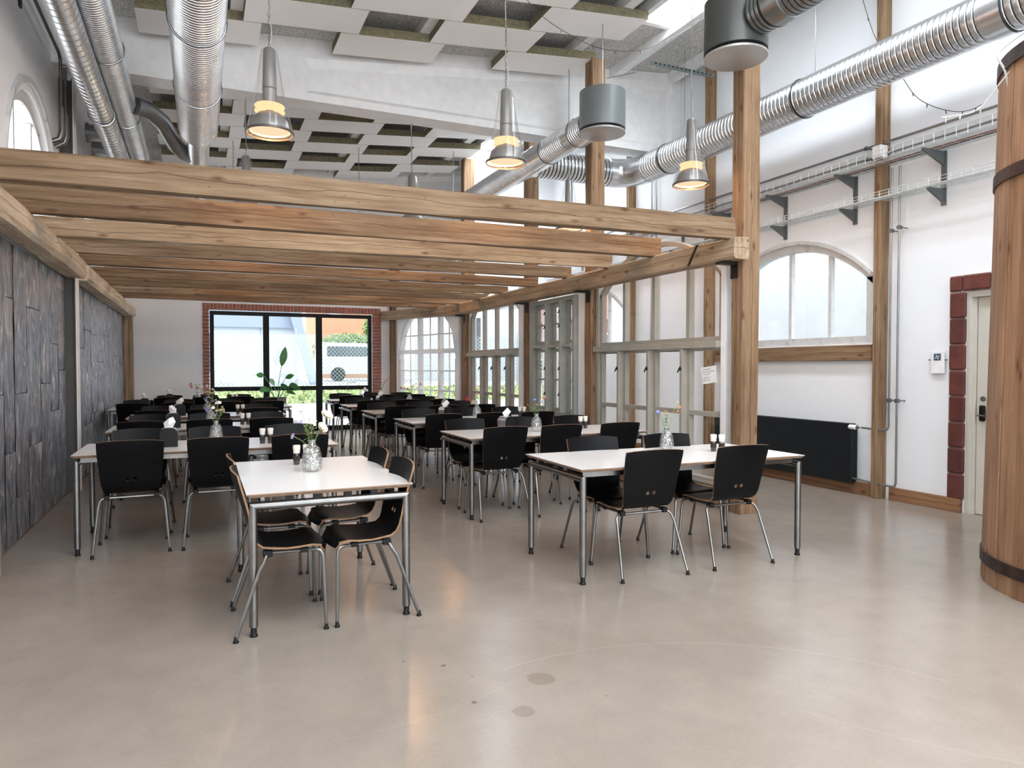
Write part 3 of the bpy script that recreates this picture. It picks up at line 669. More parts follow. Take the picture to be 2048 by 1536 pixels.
for i in range(8):
    b = MB(); b.box(6.568-rnd.random()*.004, 6.605, 4.262, 4.415+rnd.uniform(-.004, .004), z, z+.240, b=.012); b.build('tile', 'tile', wall_right)
    z += .2465
b = MB(); b.box(6.566, 6.605, 4.30, 4.42, 2.103, 2.25, b=.012); b.build('tile', 'tile', wall_right)
for k in range(4): b = MB(); b.box(6.566, 6.605, 4.295-.26*(k+1)+.006, 4.295-.26*k, 2.103, 2.25, b=.012); b.build('tile', 'tile', wall_right)
b = MB(); b.box(6.588, 6.601, 4.262, 4.425, .13, 2.25); b.box(6.588, 6.601, 3.25, 4.30, 2.10, 2.255); b.build('mortar_bed', 'mortar', wall_right)
# sign
t = thing('notice_holder', 'small clear notice holder with white sheet and dark blue emblem beside the door', 'sign', (6.585, 4.53, 1.43))
m = MB(); m.box(-.012, .0, -.07, .07, -.11, .11, b=.003); m.build('sheet', 'paper', t)
m = MB(); m.box(-.0145, -.0125, -.035, .035, .02, .085); lg = m.build('emblem', 'logo', t)
m = MB()
for s_ in range(4):
    a = PI/4+s_*PI/2; c, d = math.cos(a), math.sin(a)
    m.add([(-.0150, .004*c-.004*d, .052+.004*d+.004*c), (-.0150, .026*c, .052+.024*d), (-.0150, .020*c-.012*d, .052+.020*d+.012*c)], [(0, 1, 2)])
m.tube([(-.0155, .008*math.cos(q*PI/6), .052+.008*math.sin(q*PI/6)) for q in range(12)], .0018, 4, closed=True)
m.build('emblem_mark', 'paper', lg)
for s_ in (-1, 1): m = MB(); m.tube([(.012, s_*.082, .025), (-.018, s_*.082, .025)], .006, 10); m.build('standoff', 'steel', t)
m = MB(); m.box(-.004, .002, -.09, .09, -.112, .112, b=.002); m.build('acrylic_plate', 'pane', t)
# radiator
t = thing('radiator', 'long black flat panel radiator on the right wall under the arched window', 'radiator', (6.50, 0, 0))
m = MB(); m.box(-.05, .02, 5.40, 7.62, .12, .77, b=.006); m.build('front_panel', 'radiator', t)
m = MB(); m.box(.021, .07, 5.42, 7.60, .14, .75, b=.004); m.build('rear_panel', 'radiator', t)
m = MB(); m.box(.071, .095, 5.8, 5.86, .30, .60); m.box(.071, .095, 7.1, 7.16, .30, .60); m.build('wall_bracket', 'bracket', t)
t = thing('radiator_valve', 'white thermostat knob at the top corner of the black radiator', 'valve', (6.475, 5.37, .735))
m = MB(); m.tube([(-.03, .055, 0), (-.03, .045, 0), (-.03, -.02, 0), (-.03, -.03, 0)], [.02, .026, .026, .016], 14); m.build('knob', 'white_paint', t)
m = MB(); m.tube([(-.03, -.03, 0), (-.03, -.07, 0)], .010, 8); m.build('nut', 'steel', t)
t = thing('heating_pipe', 'steel pipe bending to the radiator thermostat, nearer the timber post', 'pipe')
m = MB(); m.tube([(6.478, 5.30, .735), (6.478, 5.03, .725), (6.478, 4.99, .735), (6.478, 4.975, .77), (6.478, 4.975, 3.42)], .011, 10); m.build('tube', 'galv_dark', t)
for z in (2.78, 1.04): m = MB(); m.tube([(6.60, 4.975, z), (6.502, 4.975, z)], .006, 6); m.tube([(6.502, 4.975, z), (6.46, 4.975, z)], .022, 10); m.build('pipe_clip', 'bracket', t)
t = thing('heating_pipe', 'steel pipe running down the right wall to the bottom of the radiator', 'pipe')
m = MB(); m.tube([(6.478, 5.42, .175), (6.478, 4.94, .155), (6.478, 4.90, .16), (6.478, 4.885, .20), (6.478, 4.885, 3.42)], .011, 10); m.build('tube', 'galv_dark', t)
for z in (2.80, 1.04): m = MB(); m.tube([(6.60, 4.885, z), (6.502, 4.885, z)], .006, 6); m.tube([(6.502, 4.885, z), (6.46, 4.885, z)], .022, 10); m.build('pipe_clip', 'bracket', t)
for q in (9.25, 9.12):
    m = MB(); m.tube([(6.56, q, .2), (6.56, q, 4.6)], .011, 8); tag(m.build('heating_pipe', 'galv_dark'), 'thin grey riser pipe on the far right wall, %s one' % ('farther' if q > 9.2 else 'nearer'), 'pipe', 'far riser pipes')
# cable trays
def tray(name, label, x0, x1, z, hgt, y0, y1, cab):
    t = thing(name, label, 'cable tray'); r = .0032
    k = max(3, int((x1-x0)/.05)); 
    for i in range(k+1): m = MB(); xx = x0+(x1-x0)*i/k; m.tube([(xx, y0, z), (xx, y1, z)], r, 4, smooth=False); m.build('long_wire', 'tray', t)
    for xx in (x0, x1):
        for zz in (z+hgt*.5, z+hgt): m = MB(); m.tube([(xx, y0, zz), (xx, y1, zz)], r, 4, smooth=False); m.build('long_wire', 'tray', t)
    m = MB(); yy = y0+.03
    while yy < y1: m.tube([(x0, yy, z+hgt), (x0, yy, z-.004), (x1, yy, z-.004), (x1, yy, z+hgt)], r, 4, smooth=False, cap=False); yy += .105
    m.build('cross_wires', 'tray', t, kind='stuff')
    for j, (mat, xx) in enumerate(cab):
        m = MB(); R_ = random.Random(j); m.tube([(xx+R_.uniform(-.006, .006), y0+i*(y1-y0)/40, z+.012+R_.uniform(-.002, .004)) for i in range(41)], .006 if j else .009, 5); m.build('cable', mat, t)
    return t
tray('cable_tray', 'wide wire mesh cable tray on the right wall, the upper one carrying red brown cables', 6.26, 6.56, 3.475, .09, 1.2, 12.6, [('cord_dark', 6.53), ('red_cable', 6.48), ('red_cable', 6.45), ('cord', 6.41)])
tray('cable_tray', 'narrow wire mesh cable tray on the right wall, the lower one with white wire', 6.34, 6.55, 3.115, .06, 1.2, 12.6, [('cord', 6.40), ('cord', 6.46)])
for i in range(9):
    by = 3.5+i
    t = thing('tray_bracket', 'dark steel bracket holding both cable trays, %s from the barrel' % ['first', 'second', 'third', 'fourth', 'fifth', 'sixth', 'seventh', 'eighth', 'ninth'][i], 'bracket', (0, by, 0), 0, 'brackets of the cable trays')
    m = MB(); m.box(6.575, 6.598, -.022, .022, 2.95, 3.47); m.build('wall_rail', 'bracket', t)
    for zt, xo in ((3.464, 6.27), (3.103, 6.35)):
        m = MB(); s_ = .012; vs = [(6.575, -s_, zt), (xo, -s_, zt), (xo, -s_, zt-.02), (6.575, -s_, zt-.13)]
        vs += [(a, s_, c) for a, b, c in vs]; m.add(vs, [(0, 1, 2, 3), (7, 6, 5, 4), (0, 4, 5, 1), (1, 5, 6, 2), (2, 6, 7, 3), (3, 7, 4, 0)]); m.build('arm', 'bracket', t)
for zz, xx, lb in ((3.71, 6.50, 'upper'), (3.60, 6.52, 'lower')):
    t = thing('conduit_pipe', 'grey conduit running along the right wall above the cable trays, %s of the two' % lb, 'pipe'); m = MB(); m.tube([(xx, 1.0, zz), (xx, 12.6, zz)], .014, 8); m.build('tube', 'galv_dark', t)
    for by in (3.5, 5.3, 7.1, 8.9, 10.7): m = MB(); m.tube([(6.6, by, zz), (xx-.02, by, zz)], .007, 6); m.tube([(xx, by-.012, zz), (xx, by+.012, zz)], .022, 10); m.build('pipe_clip', 'bracket', t)
m = MB(); m.box(6.42, 6.527, 5.06, 5.17, 3.55, 3.68, b=.008); tag(m.build('junction_box', 'white_paint'), 'white junction box on the wall post just above the upper cable tray', 'box')

# ------------------------------------------------------------------ zinc clad left wall
back = MB(); back.box(XL+.002, -1.352, 5.58, 8.92, 0, 2.36); back.box(XL+.002, -1.352, 9.24, 15.27, 0, 2.36); zb_ = back.build('cladding_wall', 'black_iron'); zb_['kind'] = 'structure'
seams = [5.58, 5.93, 6.31, 6.64, 7.09, 7.64, 8.08, 8.50, 8.92]
seams2 = [9.24, 9.75, 10.3, 10.9, 11.5, 12.2, 12.9, 13.6, 14.4, 15.27]
hs = {0: [.62, 1.78], 1: [1.18], 2: [.72, 1.92], 3: [.34, 1.17], 4: [.70, 1.9], 5: [1.23], 6: [.95, 1.62], 7: [.55, 1.35, 2.2]}
def sheets(ss, hh):
    for i in range(len(ss)-1):
        zs_ = [0.005]+sorted(hh.get(i, [rnd.uniform(.4, .9), rnd.uniform(1.3, 1.9)]))+[2.355]
        for j in range(len(zs_)-1):
            a, b, z0, z1 = ss[i]+.004, ss[i+1]-.004, zs_[j]+.003, zs_[j+1]-.003
            m = MB(); nu, nv = 4, max(3, int((z1-z0)/.15)); R_ = random.Random(i*31+j*7+int(a*100)); off = -1.350+R_.uniform(0, .003); tilt = R_.uniform(-.004, .004)
            for v in range(nv+1):
                for u in range(nu+1):
                    e = (u in (0, nu)) or (v in (0, nv)); q = a+(b-a)*u/nu
                    if u in (0, nu): q += R_.uniform(-.003, .003)
                    m.v.append((off+.004+(R_.uniform(0, .007) if not e else R_.uniform(-.001, .003))+tilt*(u/nu-.5), q, z0+(z1-z0)*v/nv+(R_.uniform(-.004, .004) if v in (0, nv) and 0 < u < nu else 0)))
            for v in range(nv):
                for u in range(nu): o_ = v*(nu+1)+u; m.f.append((o_, o_+1, o_+nu+2, o_+nu+1)); m.m.append(0); m.sm.append(True)
            # returned edges
            k = len(m.v); m.add([(-1.352, a, z0), (-1.352, b, z0), (-1.352, b, z1), (-1.352, a, z1)], [], 0)
            m.f += [(0, nu, k+1, k)[::-1], (nv*(nu+1), nv*(nu+1)+nu, k+2, k+3)]; m.m += [0, 0]; m.sm += [False, False]
            m.build('zinc_sheet', 'zinc', zb_)
sheets(seams, hs); sheets(seams2, {})

# ------------------------------------------------------------------ ducts
def duct_prof(r, L, pitch, ridge, seamw=.0):
    """(r, x) list along the axis; fine pitch = bulging ribs, coarse pitch = flat sheet with a folded seam"""
    p = []; mi = []; x = 0
    while x < L:
        if pitch < .08:
            q = [(0, 0), (.10, .8), (.30, 1.), (.62, 1.), (.82, .8), (.90, 0)]
            for k, (u, h) in enumerate(q): p.append((r-ridge*.5+ridge*h, min(L, x+u*pitch))); mi.append(1 if k >= 4 else 0)  # groove faces coloured dark to stand for shade between the ribs
        else:
            for k, (u, h) in enumerate([(0, 0), (.90, 0), (.93, 1.), (.97, 1.)]): p.append((r+ridge*h, min(L, x+u*pitch))); mi.append(1 if k in (2, 3) else 0)
        x += pitch
    p.append((r, L)); return p, mi[:len(p)-1]
def duct(name, label, p0, p1, r, pitch, ridge=.008, mat='galv', group=None, coup=(), seam='seam', n=28):
    p0 = Vector(p0); p1 = Vector(p1); d = p1-p0; L = d.length
    t = thing(name, label, 'duct', tuple(p0), 0, group); t.rotation_mode = 'QUATERNION'; t.rotation_quaternion = d.to_track_quat('Z', 'Y')
    pr_, mi = duct_prof(r, L, pitch, ridge)
    m = MB(); m.lathe(pr_, n, mis=mi); m.disc(r, 0.0, n); m.disc(r, L, n); m.build('spiral_tube', [mat, seam], t)
    for c, w_ in coup:
        m = MB(); m.lathe([(r+.002, c), (r+.012, c+.002), (r+.012, c+w_-.002), (r+.002, c+w_)], n); m.build('coupling', mat, t)
        m = MB(); m.lathe([(r+.0125, c-.012), (r+.0150, c-.010), (r+.0150, c+.0), (r+.0125, c+.002)], n); m.build('seal_ring', 'seam', t)
    return t
duct('spiral_duct', 'slim bright spiral duct nearest the left wall', (-.94, 0.4, 4.10), (-.94, 14.2, 4.10), .118, .105, .003, coup=((5.0, .015), (8.3, .015)))
duct('spiral_duct', 'ribbed duct running second from the left wall', (-.775, 0.4, 4.34), (-.775, 14.2, 4.34), .146, .040, .009, coup=((3.8, .012), (7.1, .012), (9.0, .012)))
duct('spiral_duct', 'widest ribbed duct of the left three, hanging straight along the room', (.005, 0.4, 4.04), (.005, 8.55, 4.04), .200, .040, .010, coup=((4.3, .012), (5.5, .012), (6.9, .012)))
t = thing('duct_reducer', 'narrow spiral duct continuing from the end of the widest left duct', 'duct', (.005, 8.56, 4.04))
m = MB(); n = 28
q = [(.20, 0), (.20, .03), (.12, .10)]; pp, mi = duct_prof(.12, 5.5, .040, .008); q += [(a, b+.10) for a, b in pp]
m.lathe(q, n, mis=[0, 0, 0]+mi); 
o = m.build('reducer_tube', ['galv', 'seam'], t); o.rotation_euler = (-PI/2, 0, 0)
m = MB(); m.tube([(-.63, 8.9, 4.30), (-.50, 9.0, 4.30), (-.38, 9.15, 4.24), (-.25, 9.45, 4.08), (-.16, 9.62, 4.04), (-.10, 9.7, 4.04)], .095, 20); tag(m.build('duct_elbow', 'galv_dark'), 'dark bent branch duct joining two ducts high on the left', 'duct')
for i, (yy, zz) in enumerate(((11.05, 4.56), (11.65, 4.50))):
    m = MB(); m.tube([(XL+.002, yy, zz), (-.99, yy, zz)], .11, 24); m.lathe([(.12, 0), (.14, 0), (.14, .01), (.12, .01)], 24)
    o = MB(); o.tube([(XL+.002, yy, zz), (-.97, yy, zz)], .11, 24); o.tube([(XL+.002, yy, zz), (XL+.03, yy, zz)], .13, 24); tag(o.build('duct_stub', 'galv_dark'), 'short round duct stub coming out of the left wall, %s one' % ('nearer' if i == 0 else 'farther'), 'duct', 'stubs through the left wall')
# right large duct
RX, RZ, RR = 6.02, 4.30, .200
duct('spiral_duct', 'large ribbed duct along the right wall above the cable trays', (RX, .8, RZ), (RX, 8.55, RZ), RR, .058, .011, coup=((2.75, .16), (4.9, .012), (7.3, .012)))
t = thing('duct_bend', 'smooth two part bend at the far end of the large right duct', 'duct')
def bend(pts, r, mat='galv', rings=()): m = MB(); m.tube(pts, r, 28); return m
m = bend([(RX, 8.56, RZ), (RX-.01, 8.72, RZ), (RX-.06, 8.86, RZ), (RX-.15, 8.98, RZ), (RX-.28, 9.04, RZ), (RX-.42, 9.05, RZ)], RR+.008); m.build('elbow', 'galv', t)
duct('spiral_duct', 'ribbed cross duct passing behind the second partition post', (RX-.43, 9.05, RZ), (4.42, 9.05, RZ), RR-.005, .058, .011)
# branch duct with canister 2
CX2, CY2 = 4.22, 6.92
duct('spiral_duct', 'slanting ribbed branch duct from the second canister going into the depth', (CX2, CY2+.27, 4.22), (CX2, 11.6, 4.22), .165, .045, .010, coup=((.28, .16), (1.05, .35)))
m = MB(); m.tube([(4.42, 9.05, RZ), (4.41, 9.05, RZ-.02), (4.30, 9.05, 4.25)], [RR, .20, .17], 28); tag(m.build('duct_saddle', 'galv'), 'smooth saddle joining the cross duct to the branch duct', 'duct')
def canister(label, c, r, h, body, plate, rod_top):
    t = thing('air_diffuser', label, 'air diffuser', c)
    m = MB(); m.lathe([(r-.02, h-.004), (r, h), (r, 0), (r-.03, 0)], 40); m.disc(r-.02, h-.004, 40); m.build('drum', body, t)
    m = MB(); m.lathe([(r-.045, .004), (r-.045, -.03)], 40); m.build('air_gap', 'seam', t)
    m = MB(); m.lathe([(r-.05, -.028), (r, -.028), (r, -.045), (r-.012, -.05), (0.0001, -.05)], 40); m.build('baffle_plate', plate, t)
    m = MB(); m.tube([(0, 0, h), (0, 0, rod_top-c[2])], .006, 6); m.build('threaded_rod', 'galv_dark', t)
    return t
canister('grey drum shaped air diffuser hanging before the second partition post', (CX2, CY2, 4.09), .262, .42, 'canister', 'canister_plate', fz(4.22))
CX1, CY1 = 4.18, 4.70
canister('dark drum shaped air diffuser hanging at the top beside the corner post', (CX1, CY1, 4.05), .262, .42, 'canister_dark', 'canister_plate', fz(4.2))
duct('spiral_duct', 'ribbed duct leading from the dark diffuser towards the camera', (CX1+.02, CY1-.27, 4.27), (CX1+.02, .9, 4.27), .165, .045, .010, mat='galv_dark', coup=((.16, .16), (1.2, .16)))
for (px, py, lb) in ((RX-.15, 5.55, 'nearer'), (RX-.15, 7.75, 'farther')):
    m = MB(); m.tube([(RX, py, RZ+RR+.0), (RX, py, fdeck(RX)-.02)], .004, 6); tag(m.build('hanger_rod', 'galv_dark'), 'thin threaded rod holding up the large right duct, %s one' % lb, 'rod')
t = thing('channel_strut', 'slotted grey green steel channel under the ceiling at the right', 'rail'); m = MB(); m.box(5.50, 6.55, 7.78, 7.82, 5.40, 5.44); m.build('rail', 'chan', t)
m = MB()
for k in range(14): m.box(5.55+k*.07, 5.585+k*.07, 7.777, 7.7795, 5.412, 5.428)
m.build('slots', 'seam', t, kind='stuff')
# left wall pipework
t = thing('pipe_run', 'pair of thin steel pipes along the upper left wall ending in valves', 'pipe')
for dz, dy in ((0, 0), (.12, .25)):
    m = MB(); m.tube([(-1.27, 2.0, 4.55+dz), (-1.27, 8.35+dy, 4.55+dz), (-1.27, 8.42+dy, 4.52+dz), (-1.27, 8.46+dy, 4.30), (-1.27, 8.46+dy, 3.95)], .016, 10); m.build('tube', 'steel', t)
for yy in (5.5, 7.2): m = MB(); m.box(XL+.001, XL+.02, yy-.03, yy+.03, 4.45, 4.78); m.tube([(XL+.02, yy, 4.55), (-1.27, yy, 4.55)], .008, 6); m.tube([(XL+.02, yy, 4.67), (-1.27, yy, 4.67)], .008, 6); m.build('pipe_clip', 'black_iron', t)
m = MB(); m.tube([(-1.27, 8.46, 4.05), (-1.27, 8.46, 3.80), (-1.29, 8.46, 3.72), (-1.37, 8.46, 3.68)], .028, 10); m.tube([(-1.27, 8.71, 4.05), (-1.27, 8.71, 3.82), (-1.29, 8.71, 3.75), (-1.37, 8.71, 3.70)], .028, 10); m.build('valve', 'steel', t)
m = MB(); m.tube([(-1.27, 8.46, 4.46), (-1.05, 8.46, 4.46), (-1.0, 8.50, 4.44), (-1.0, 8.54, 4.2)], .016, 8); m.build('branch', 'steel', t)

# ------------------------------------------------------------------ lamps
def make_lamp():
    t = thing('pendant_lamp', 'x', 'lamp'); H = .645; r0, r1 = .052, .178
    g = MB(); g.lathe([(r0, H), (r0+.006, H-.01), (.5*(r0+r1)-.008, H*.48), (r1-.004, .015), (r1-.004, 0)], 36); g.build('glass_cone', 'lamp_glass', t)
    m = MB(); m.lathe([(.0001, H+.012), (.03, H+.012), (.044, H-.005), (.050, H-.20), (.053, H-.30)], 28); m.lathe([(.053, H-.303), (.052, H-.42), (.052, H-.45)], 28); m.build('socket_tube', 'lamp_alu', t)
    s = MB(); s.lathe([(.0535, H-.302), (.0545, H-.304), (.0535, H-.306)], 28); s.build('socket_seam', 'lamp_rim', t)
    e = MB()
    e.lathe([(.060, .214), (.108, .216), (.114, .209), (.108, .202), (.060, .202)], 32); e.lathe([(.060, .176), (.108, .178), (.114, .171), (.108, .164), (.060, .164)], 32); e.lathe([(.058, .202), (.066, .195), (.066, .183), (.058, .176)], 24); e.build('light_ring', 'lamp_ring', t)
    b = MB(); b.lathe([(.060, .160), (.092, .148), (.130, .110), (.148, .060), (.153, .020), (.150, .018), (.142, .06), (.12, .11), (.08, .145)], 36); b.build('reflector_bowl', 'lamp_alu', t)
    d = MB(); d.disc(.146, .030, 36); d.build('diffuser', 'lamp_glow', t)
    r = MB(); r.lathe([(r1-.002, .0), (r1+.004, .002), (r1+.006, .010), (r1+.004, .018), (r1-.002, .020), (r1-.006, .010), (r1-.002, 0)], 36)
    for k in range(3): a = 2*PI*k/3+.5; r.tube([(r1*math.cos(a), r1*math.sin(a), .008), (.15*math.cos(a), .15*math.sin(a), .022)], .003, 6)
    r.build('rim', 'lamp_rim', t)
    return t, H
def chain_mesh(L, full=True):
    m = MB(); n = int(L/.030)
    for i in range(n):
        z = i*.030+.015; a = (i % 2)*PI/2; R_ = .0085
        pts = []
        for k in range(8):
            q = 2*PI*k/8; u = math.cos(q)*R_; v = math.sin(q)*.019; pts.append((u*math.cos(a), u*math.sin(a), z+v))
        m.tube(pts, .0022, 4, closed=True, smooth=False)
    return m
lamp0, LH = make_lamp(); index_kids(lamp0)
lamps = [(.51, 5.74, 'glowing orange, first from the left above the nearest joist'), (2.50, 5.73, 'middle one of the three largest, above the nearest joist'), (4.48, 5.66, 'rightmost of the three largest, left of the corner post'),
         (.51, 8.75, 'top showing just below the leftmost lamp'), (2.50, 8.75, 'top showing above the joist, left of centre'), (4.46, 8.15, 'small, its top showing left of the second partition post'),
         (.51, 12.0, 'far one hidden mostly by joists, at the left'), (2.5, 12.0, 'far one hidden mostly by joists, in the middle'), (4.2, 12.0, 'far one hidden mostly by joists, at the right')]
for i, (lx, ly, lb) in enumerate(lamps):
    o = lamp0 if i == 0 else copy_tree(lamp0); zz = 3.19 if i < 6 else 3.2; o.location = (lx, ly, zz)
    tag(o, 'conical clear glass pendant lamp, '+lb, 'lamp', 'glass cone pendant lamps')
    Lc = fz(lx)+(.0)-(zz+LH+.012)
    if 8.5 < ly < 8.95: Lc = 4.53-(zz+LH+.012)
    c = chain_mesh(Lc).build('chain', 'chain', o, loc=(0, 0, LH+.012))
    R_ = random.Random(i); ph = R_.uniform(0, 6); m = MB(); m.tube([((.022*math.sin(PI*k/3) if k < 4 else .008*math.sin(k*1.3+ph))*1.0, .006*math.cos(k+ph), LH+.01+(Lc-.02)*k/14) for k in range(15)], .0032, 5); m.build('cord', 'cord', o)
    l = bpy.data.lights.new('lamp_bulb', 'POINT'); l.color = (1., .50, .20); l.energy = 14 if i < 3 else 12; l.shadow_soft_size = .05; lo = bpy.data.objects.new('lamp_bulb', l); COL.objects.link(lo); lo.parent = o; lo.location = (0, 0, -.02)

# ------------------------------------------------------------------ tables and chairs
def make_table(Lx, Wy, name='dining_table'):
    """origin at centre on the floor; end frames at the short (x) ends"""
    t = thing(name, 'x', 'table'); H = .74; th = .022; a, b = Lx/2, Wy/2
    m = MB(); z1 = H; zt = H-.005; z0 = H-th; e = .018
    vs = [(-a, -b, z1), (a, -b, z1), (a, b, z1), (-a, b, z1), (-a, -b, zt), (a, -b, zt), (a, b, zt), (-a, b, zt), (-a+e, -b+e, z0), (a-e, -b+e, z0), (a-e, b-e, z0), (-a+e, b-e, z0)]
    m.add(vs, [(0, 1, 2, 3)], 0); m.add(vs, [(0, 4, 5, 1), (1, 5, 6, 2), (2, 6, 7, 3), (3, 7, 4, 0), (4, 8, 9, 5), (5, 9, 10, 6), (6, 10, 11, 7), (7, 11, 8, 4), (8, 11, 10, 9)], 1)
    m.build('tabletop', ['laminate', 'table_edge'], t)
    r = .022; lx, ly = a-.032, b-.032; zc = H-th-.045
    for sx_ in (-1, 1):
        for sy_ in (-1, 1):
            m = MB(); X_, Y_ = sx_*lx, sy_*ly
            # leg with mitred top (top ring slopes at 45 degrees to meet the bar)
            n = 16; vs = []
            for j in range(n):
                q = 2*PI*j/n; dx, dy = r*math.cos(q), r*math.sin(q); vs.append((X_+dx, Y_+dy, .05))
            for j in range(n):
                q = 2*PI*j/n; dx, dy = r*math.cos(q), r*math.sin(q); vs.append((X_+dx, Y_+dy, zc+dy*sy_))
            m.add(vs, [(j, (j+1) % n, n+(j+1) % n, n+j) for j in range(n)], 0, True); m.add(vs, [tuple(range(n))[::-1]])
            lg = m.build('leg', 'steel', t)
            f = MB(); f.lathe([(.0001, 0), (.020, 0), (.021, .006), (.017, .012), (.0155, .014), (.0155, .05)], 14, (X_, Y_, 0)); f.build('foot', 'black_plastic', lg)
        m = MB(); n = 16; vs = []
        for sy_ in (-1, 1):
            for j in range(n):
                q = 2*PI*j/n; dx, dz = r*math.cos(q), r*math.sin(q); vs.append((sx_*lx+dx, sy_*(ly+dz), zc+dz))
        m.add(vs, [(j, n+j, n+(j+1) % n, (j+1) % n) for j in range(n)], 0, True); m.build('end_bar', 'steel', t)
        for q in (-.55, -.2, .2, .55): m = MB(); m.box(sx_*lx-.012, sx_*lx+.012, q*ly-.02, q*ly+.02, zc+r-.003, H-th-.001); m.build('spacer', 'black_plastic', t)
    for sy_ in (-1, 1): m = MB(); m.box(-lx+.02, lx-.02, sy_*(ly-.05)-.010, sy_*(ly-.05)+.010, H-th-.040, H-th-.002); m.build('side_rail', 'steel', t)
    return t
def make_chair():
    t = thing('dining_chair', 'x', 'chair')
    prof = [(-.235, .838), (-.226, .80), (-.208, .74), (-.190, .68), (-.172, .62), (-.155, .56), (-.138, .51), (-.118, .475), (-.085, .452), (-.04, .440), (.03, .434), (.10, .438), (.16, .444), (.205, .443), (.235, .430), (.250, .410)]
    hw = [.219, .220, .217, .212, .207, .202, .196, .186, .184, .190, .198, .204, .207, .205, .200, .192]
    cv = [.030, .030, .028, .026, .022, .016, .010, .004, .0, -.004, -.006, -.004, .0, .0, .0, .0]
    n = 8; th = .010; P = []; K = len(prof)
    for i in range(K):
        y, z = prof[i]; row_ = []
        for j in range(n+1):
            u = -1+2*j/n; x = u*hw[i]
            if i <= 7:   # back: concave towards the sitter, top edge higher in the middle
                yy = y+cv[i]*u*u; zz = z+(.012*(1-u*u) if i == 0 else 0)
                if i == 0 and abs(u) == 1: zz -= .002
                row_.append(Vector((x, yy, zz)))
            else: row_.append(Vector((x, y-(.03*u*u if i >= K-2 else 0), z-cv[i]*u*u*0+ (.006*u*u if 9 <= i <= 12 else 0))))
        P.append(row_)
    m = MB(); nor = []
    for i in range(K):
        rr = []
        for j in range(n+1):
            a = P[min(K-1, i+1)][j]-P[max(0, i-1)][j]; b = P[i][min(n, j+1)]-P[i][max(0, j-1)]; rr.append(b.cross(a).normalized())
        nor.append(rr)
    W = n+1
    for i in range(K):
        for j in range(W): m.v.append(tuple(P[i][j]+nor[i][j]*th/2))
    for i in range(K):
        for j in range(W): m.v.append(tuple(P[i][j]-nor[i][j]*th/2))
    o = K*W
    for i in range(K-1):
        for j in range(n):
            q = i*W+j; m.f.append((q, q+W, q+W+1, q+1)); m.m.append(0); m.sm.append(True)
            m.f.append((o+q, o+q+1, o+q+W+1, o+q+W)); m.m.append(0); m.sm.append(True)
    for j in range(n):
        m.f.append((j, j+1, o+j+1, o+j)); q = (K-1)*W+j; m.f.append((q, o+q, o+q+1, q+1)); m.m += [1, 1]; m.sm += [False, False]
    for i in range(K-1):
        q = i*W; m.f.append((q, o+q, o+q+W, q+W)); q += n; m.f.append((q, q+W, o+q+W, o+q)); m.m += [1, 1]; m.sm += [False, False]
    me = m.mesh('seat_shell', ['ply_black', 'ply_edge'])
    bm = bmesh.new(); bm.from_mesh(me); bmesh.ops.recalc_face_normals(bm, faces=bm.faces); bm.to_mesh(me); bm.free()
    tmp = bpy.data.objects.new('tmp', me); COL.objects.link(tmp)
    c = MB()
    for s_ in (-.024, .024): c.tube([(s_, -.26, .555), (s_, -.05, .555)], .0135, 14, 1, smooth=False)
    cm = c.mesh('cut', ['ply_black', 'ply_edge']); bm = bmesh.new(); bm.from_mesh(cm); bmesh.ops.remove_doubles(bm, verts=bm.verts, dist=1e-5); bmesh.ops.recalc_face_normals(bm, faces=bm.faces); bm.to_mesh(cm); bm.free()
    co = bpy.data.objects.new('tmpcut', cm); COL.objects.link(co)
    md = tmp.modifiers.new('b', 'BOOLEAN'); md.object = co; md.operation = 'DIFFERENCE'; md.solver = 'EXACT'
    dg = bpy.context.evaluated_depsgraph_get(); me2 = bpy.data.meshes.new_from_object(tmp.evaluated_get(dg)); me2.name = 'seat_shell'; me2.set_sharp_from_angle(angle=math.radians(35))
    bpy.data.objects.remove(tmp); bpy.data.objects.remove(co)
    obj('seat_shell', me2, t)
    for sx_ in (-1, 1):
        m = MB(); m.tube([(sx_*.235, .225, .014), (sx_*.205, .215, .36), (sx_*.200, .212, .395), (sx_*.193, .200, .413), (sx_*.185, .175, .419), (sx_*.172, .05, .419), (sx_*.165, -.06, .419)], .0095, 8)
        lg = m.build('front_leg', 'steel', t)
        f = MB(); f.lathe([(.0001, 0), (.014, 0), (.015, .006), (.010, .014), (.0095, .03)], 10, (sx_*.235, .225, 0)); f.build('foot', 'black_plastic', lg)
        m = MB(); m.tube([(sx_*.252, -.222, .014), (sx_*.222, -.105, .345), (sx_*.214, -.082, .385), (sx_*.195, -.07, .405), (sx_*.150, -.062, .408), (sx_*.08, -.062, .408), (0, -.062, .408)], .0095, 8)
        lg = m.build('rear_leg', 'steel', t)
        f = MB(); f.lathe([(.0001, 0), (.014, 0), (.015, .006), (.010, .014), (.0095, .03)], 10, (sx_*.252, -.222, 0)); f.build('foot', 'black_plastic', lg)
        m = MB(); m.box(sx_*.165-.018, sx_*.165+.018, -.085, -.038, .398, .431, b=.003); m.build('seat_bracket', 'black_plastic', t)
        m = MB(); m.box(sx_*.178-.015, sx_*.178+.015, .10, .14, .408, .432, b=.003); m.build('seat_bracket', 'black_plastic', t)
        m = MB(); m.lathe([(.0001, .004), (.006, .003), (.009, 0)], 10, (sx_*.165, -.03, .447)); m.build('screw_head', 'steel', t)
    return t
chair0 = make_chair(); index_kids(chair0); _cu = [False]
def chair(x, y, rz, label):
    o = copy_tree(chair0) if _cu[0] else chair0; _cu[0] = True
    o.location = (x, y, 0); o.rotation_euler = (0, 0, rz); tag(o, label, 'chair', 'black plywood dining chairs'); return o
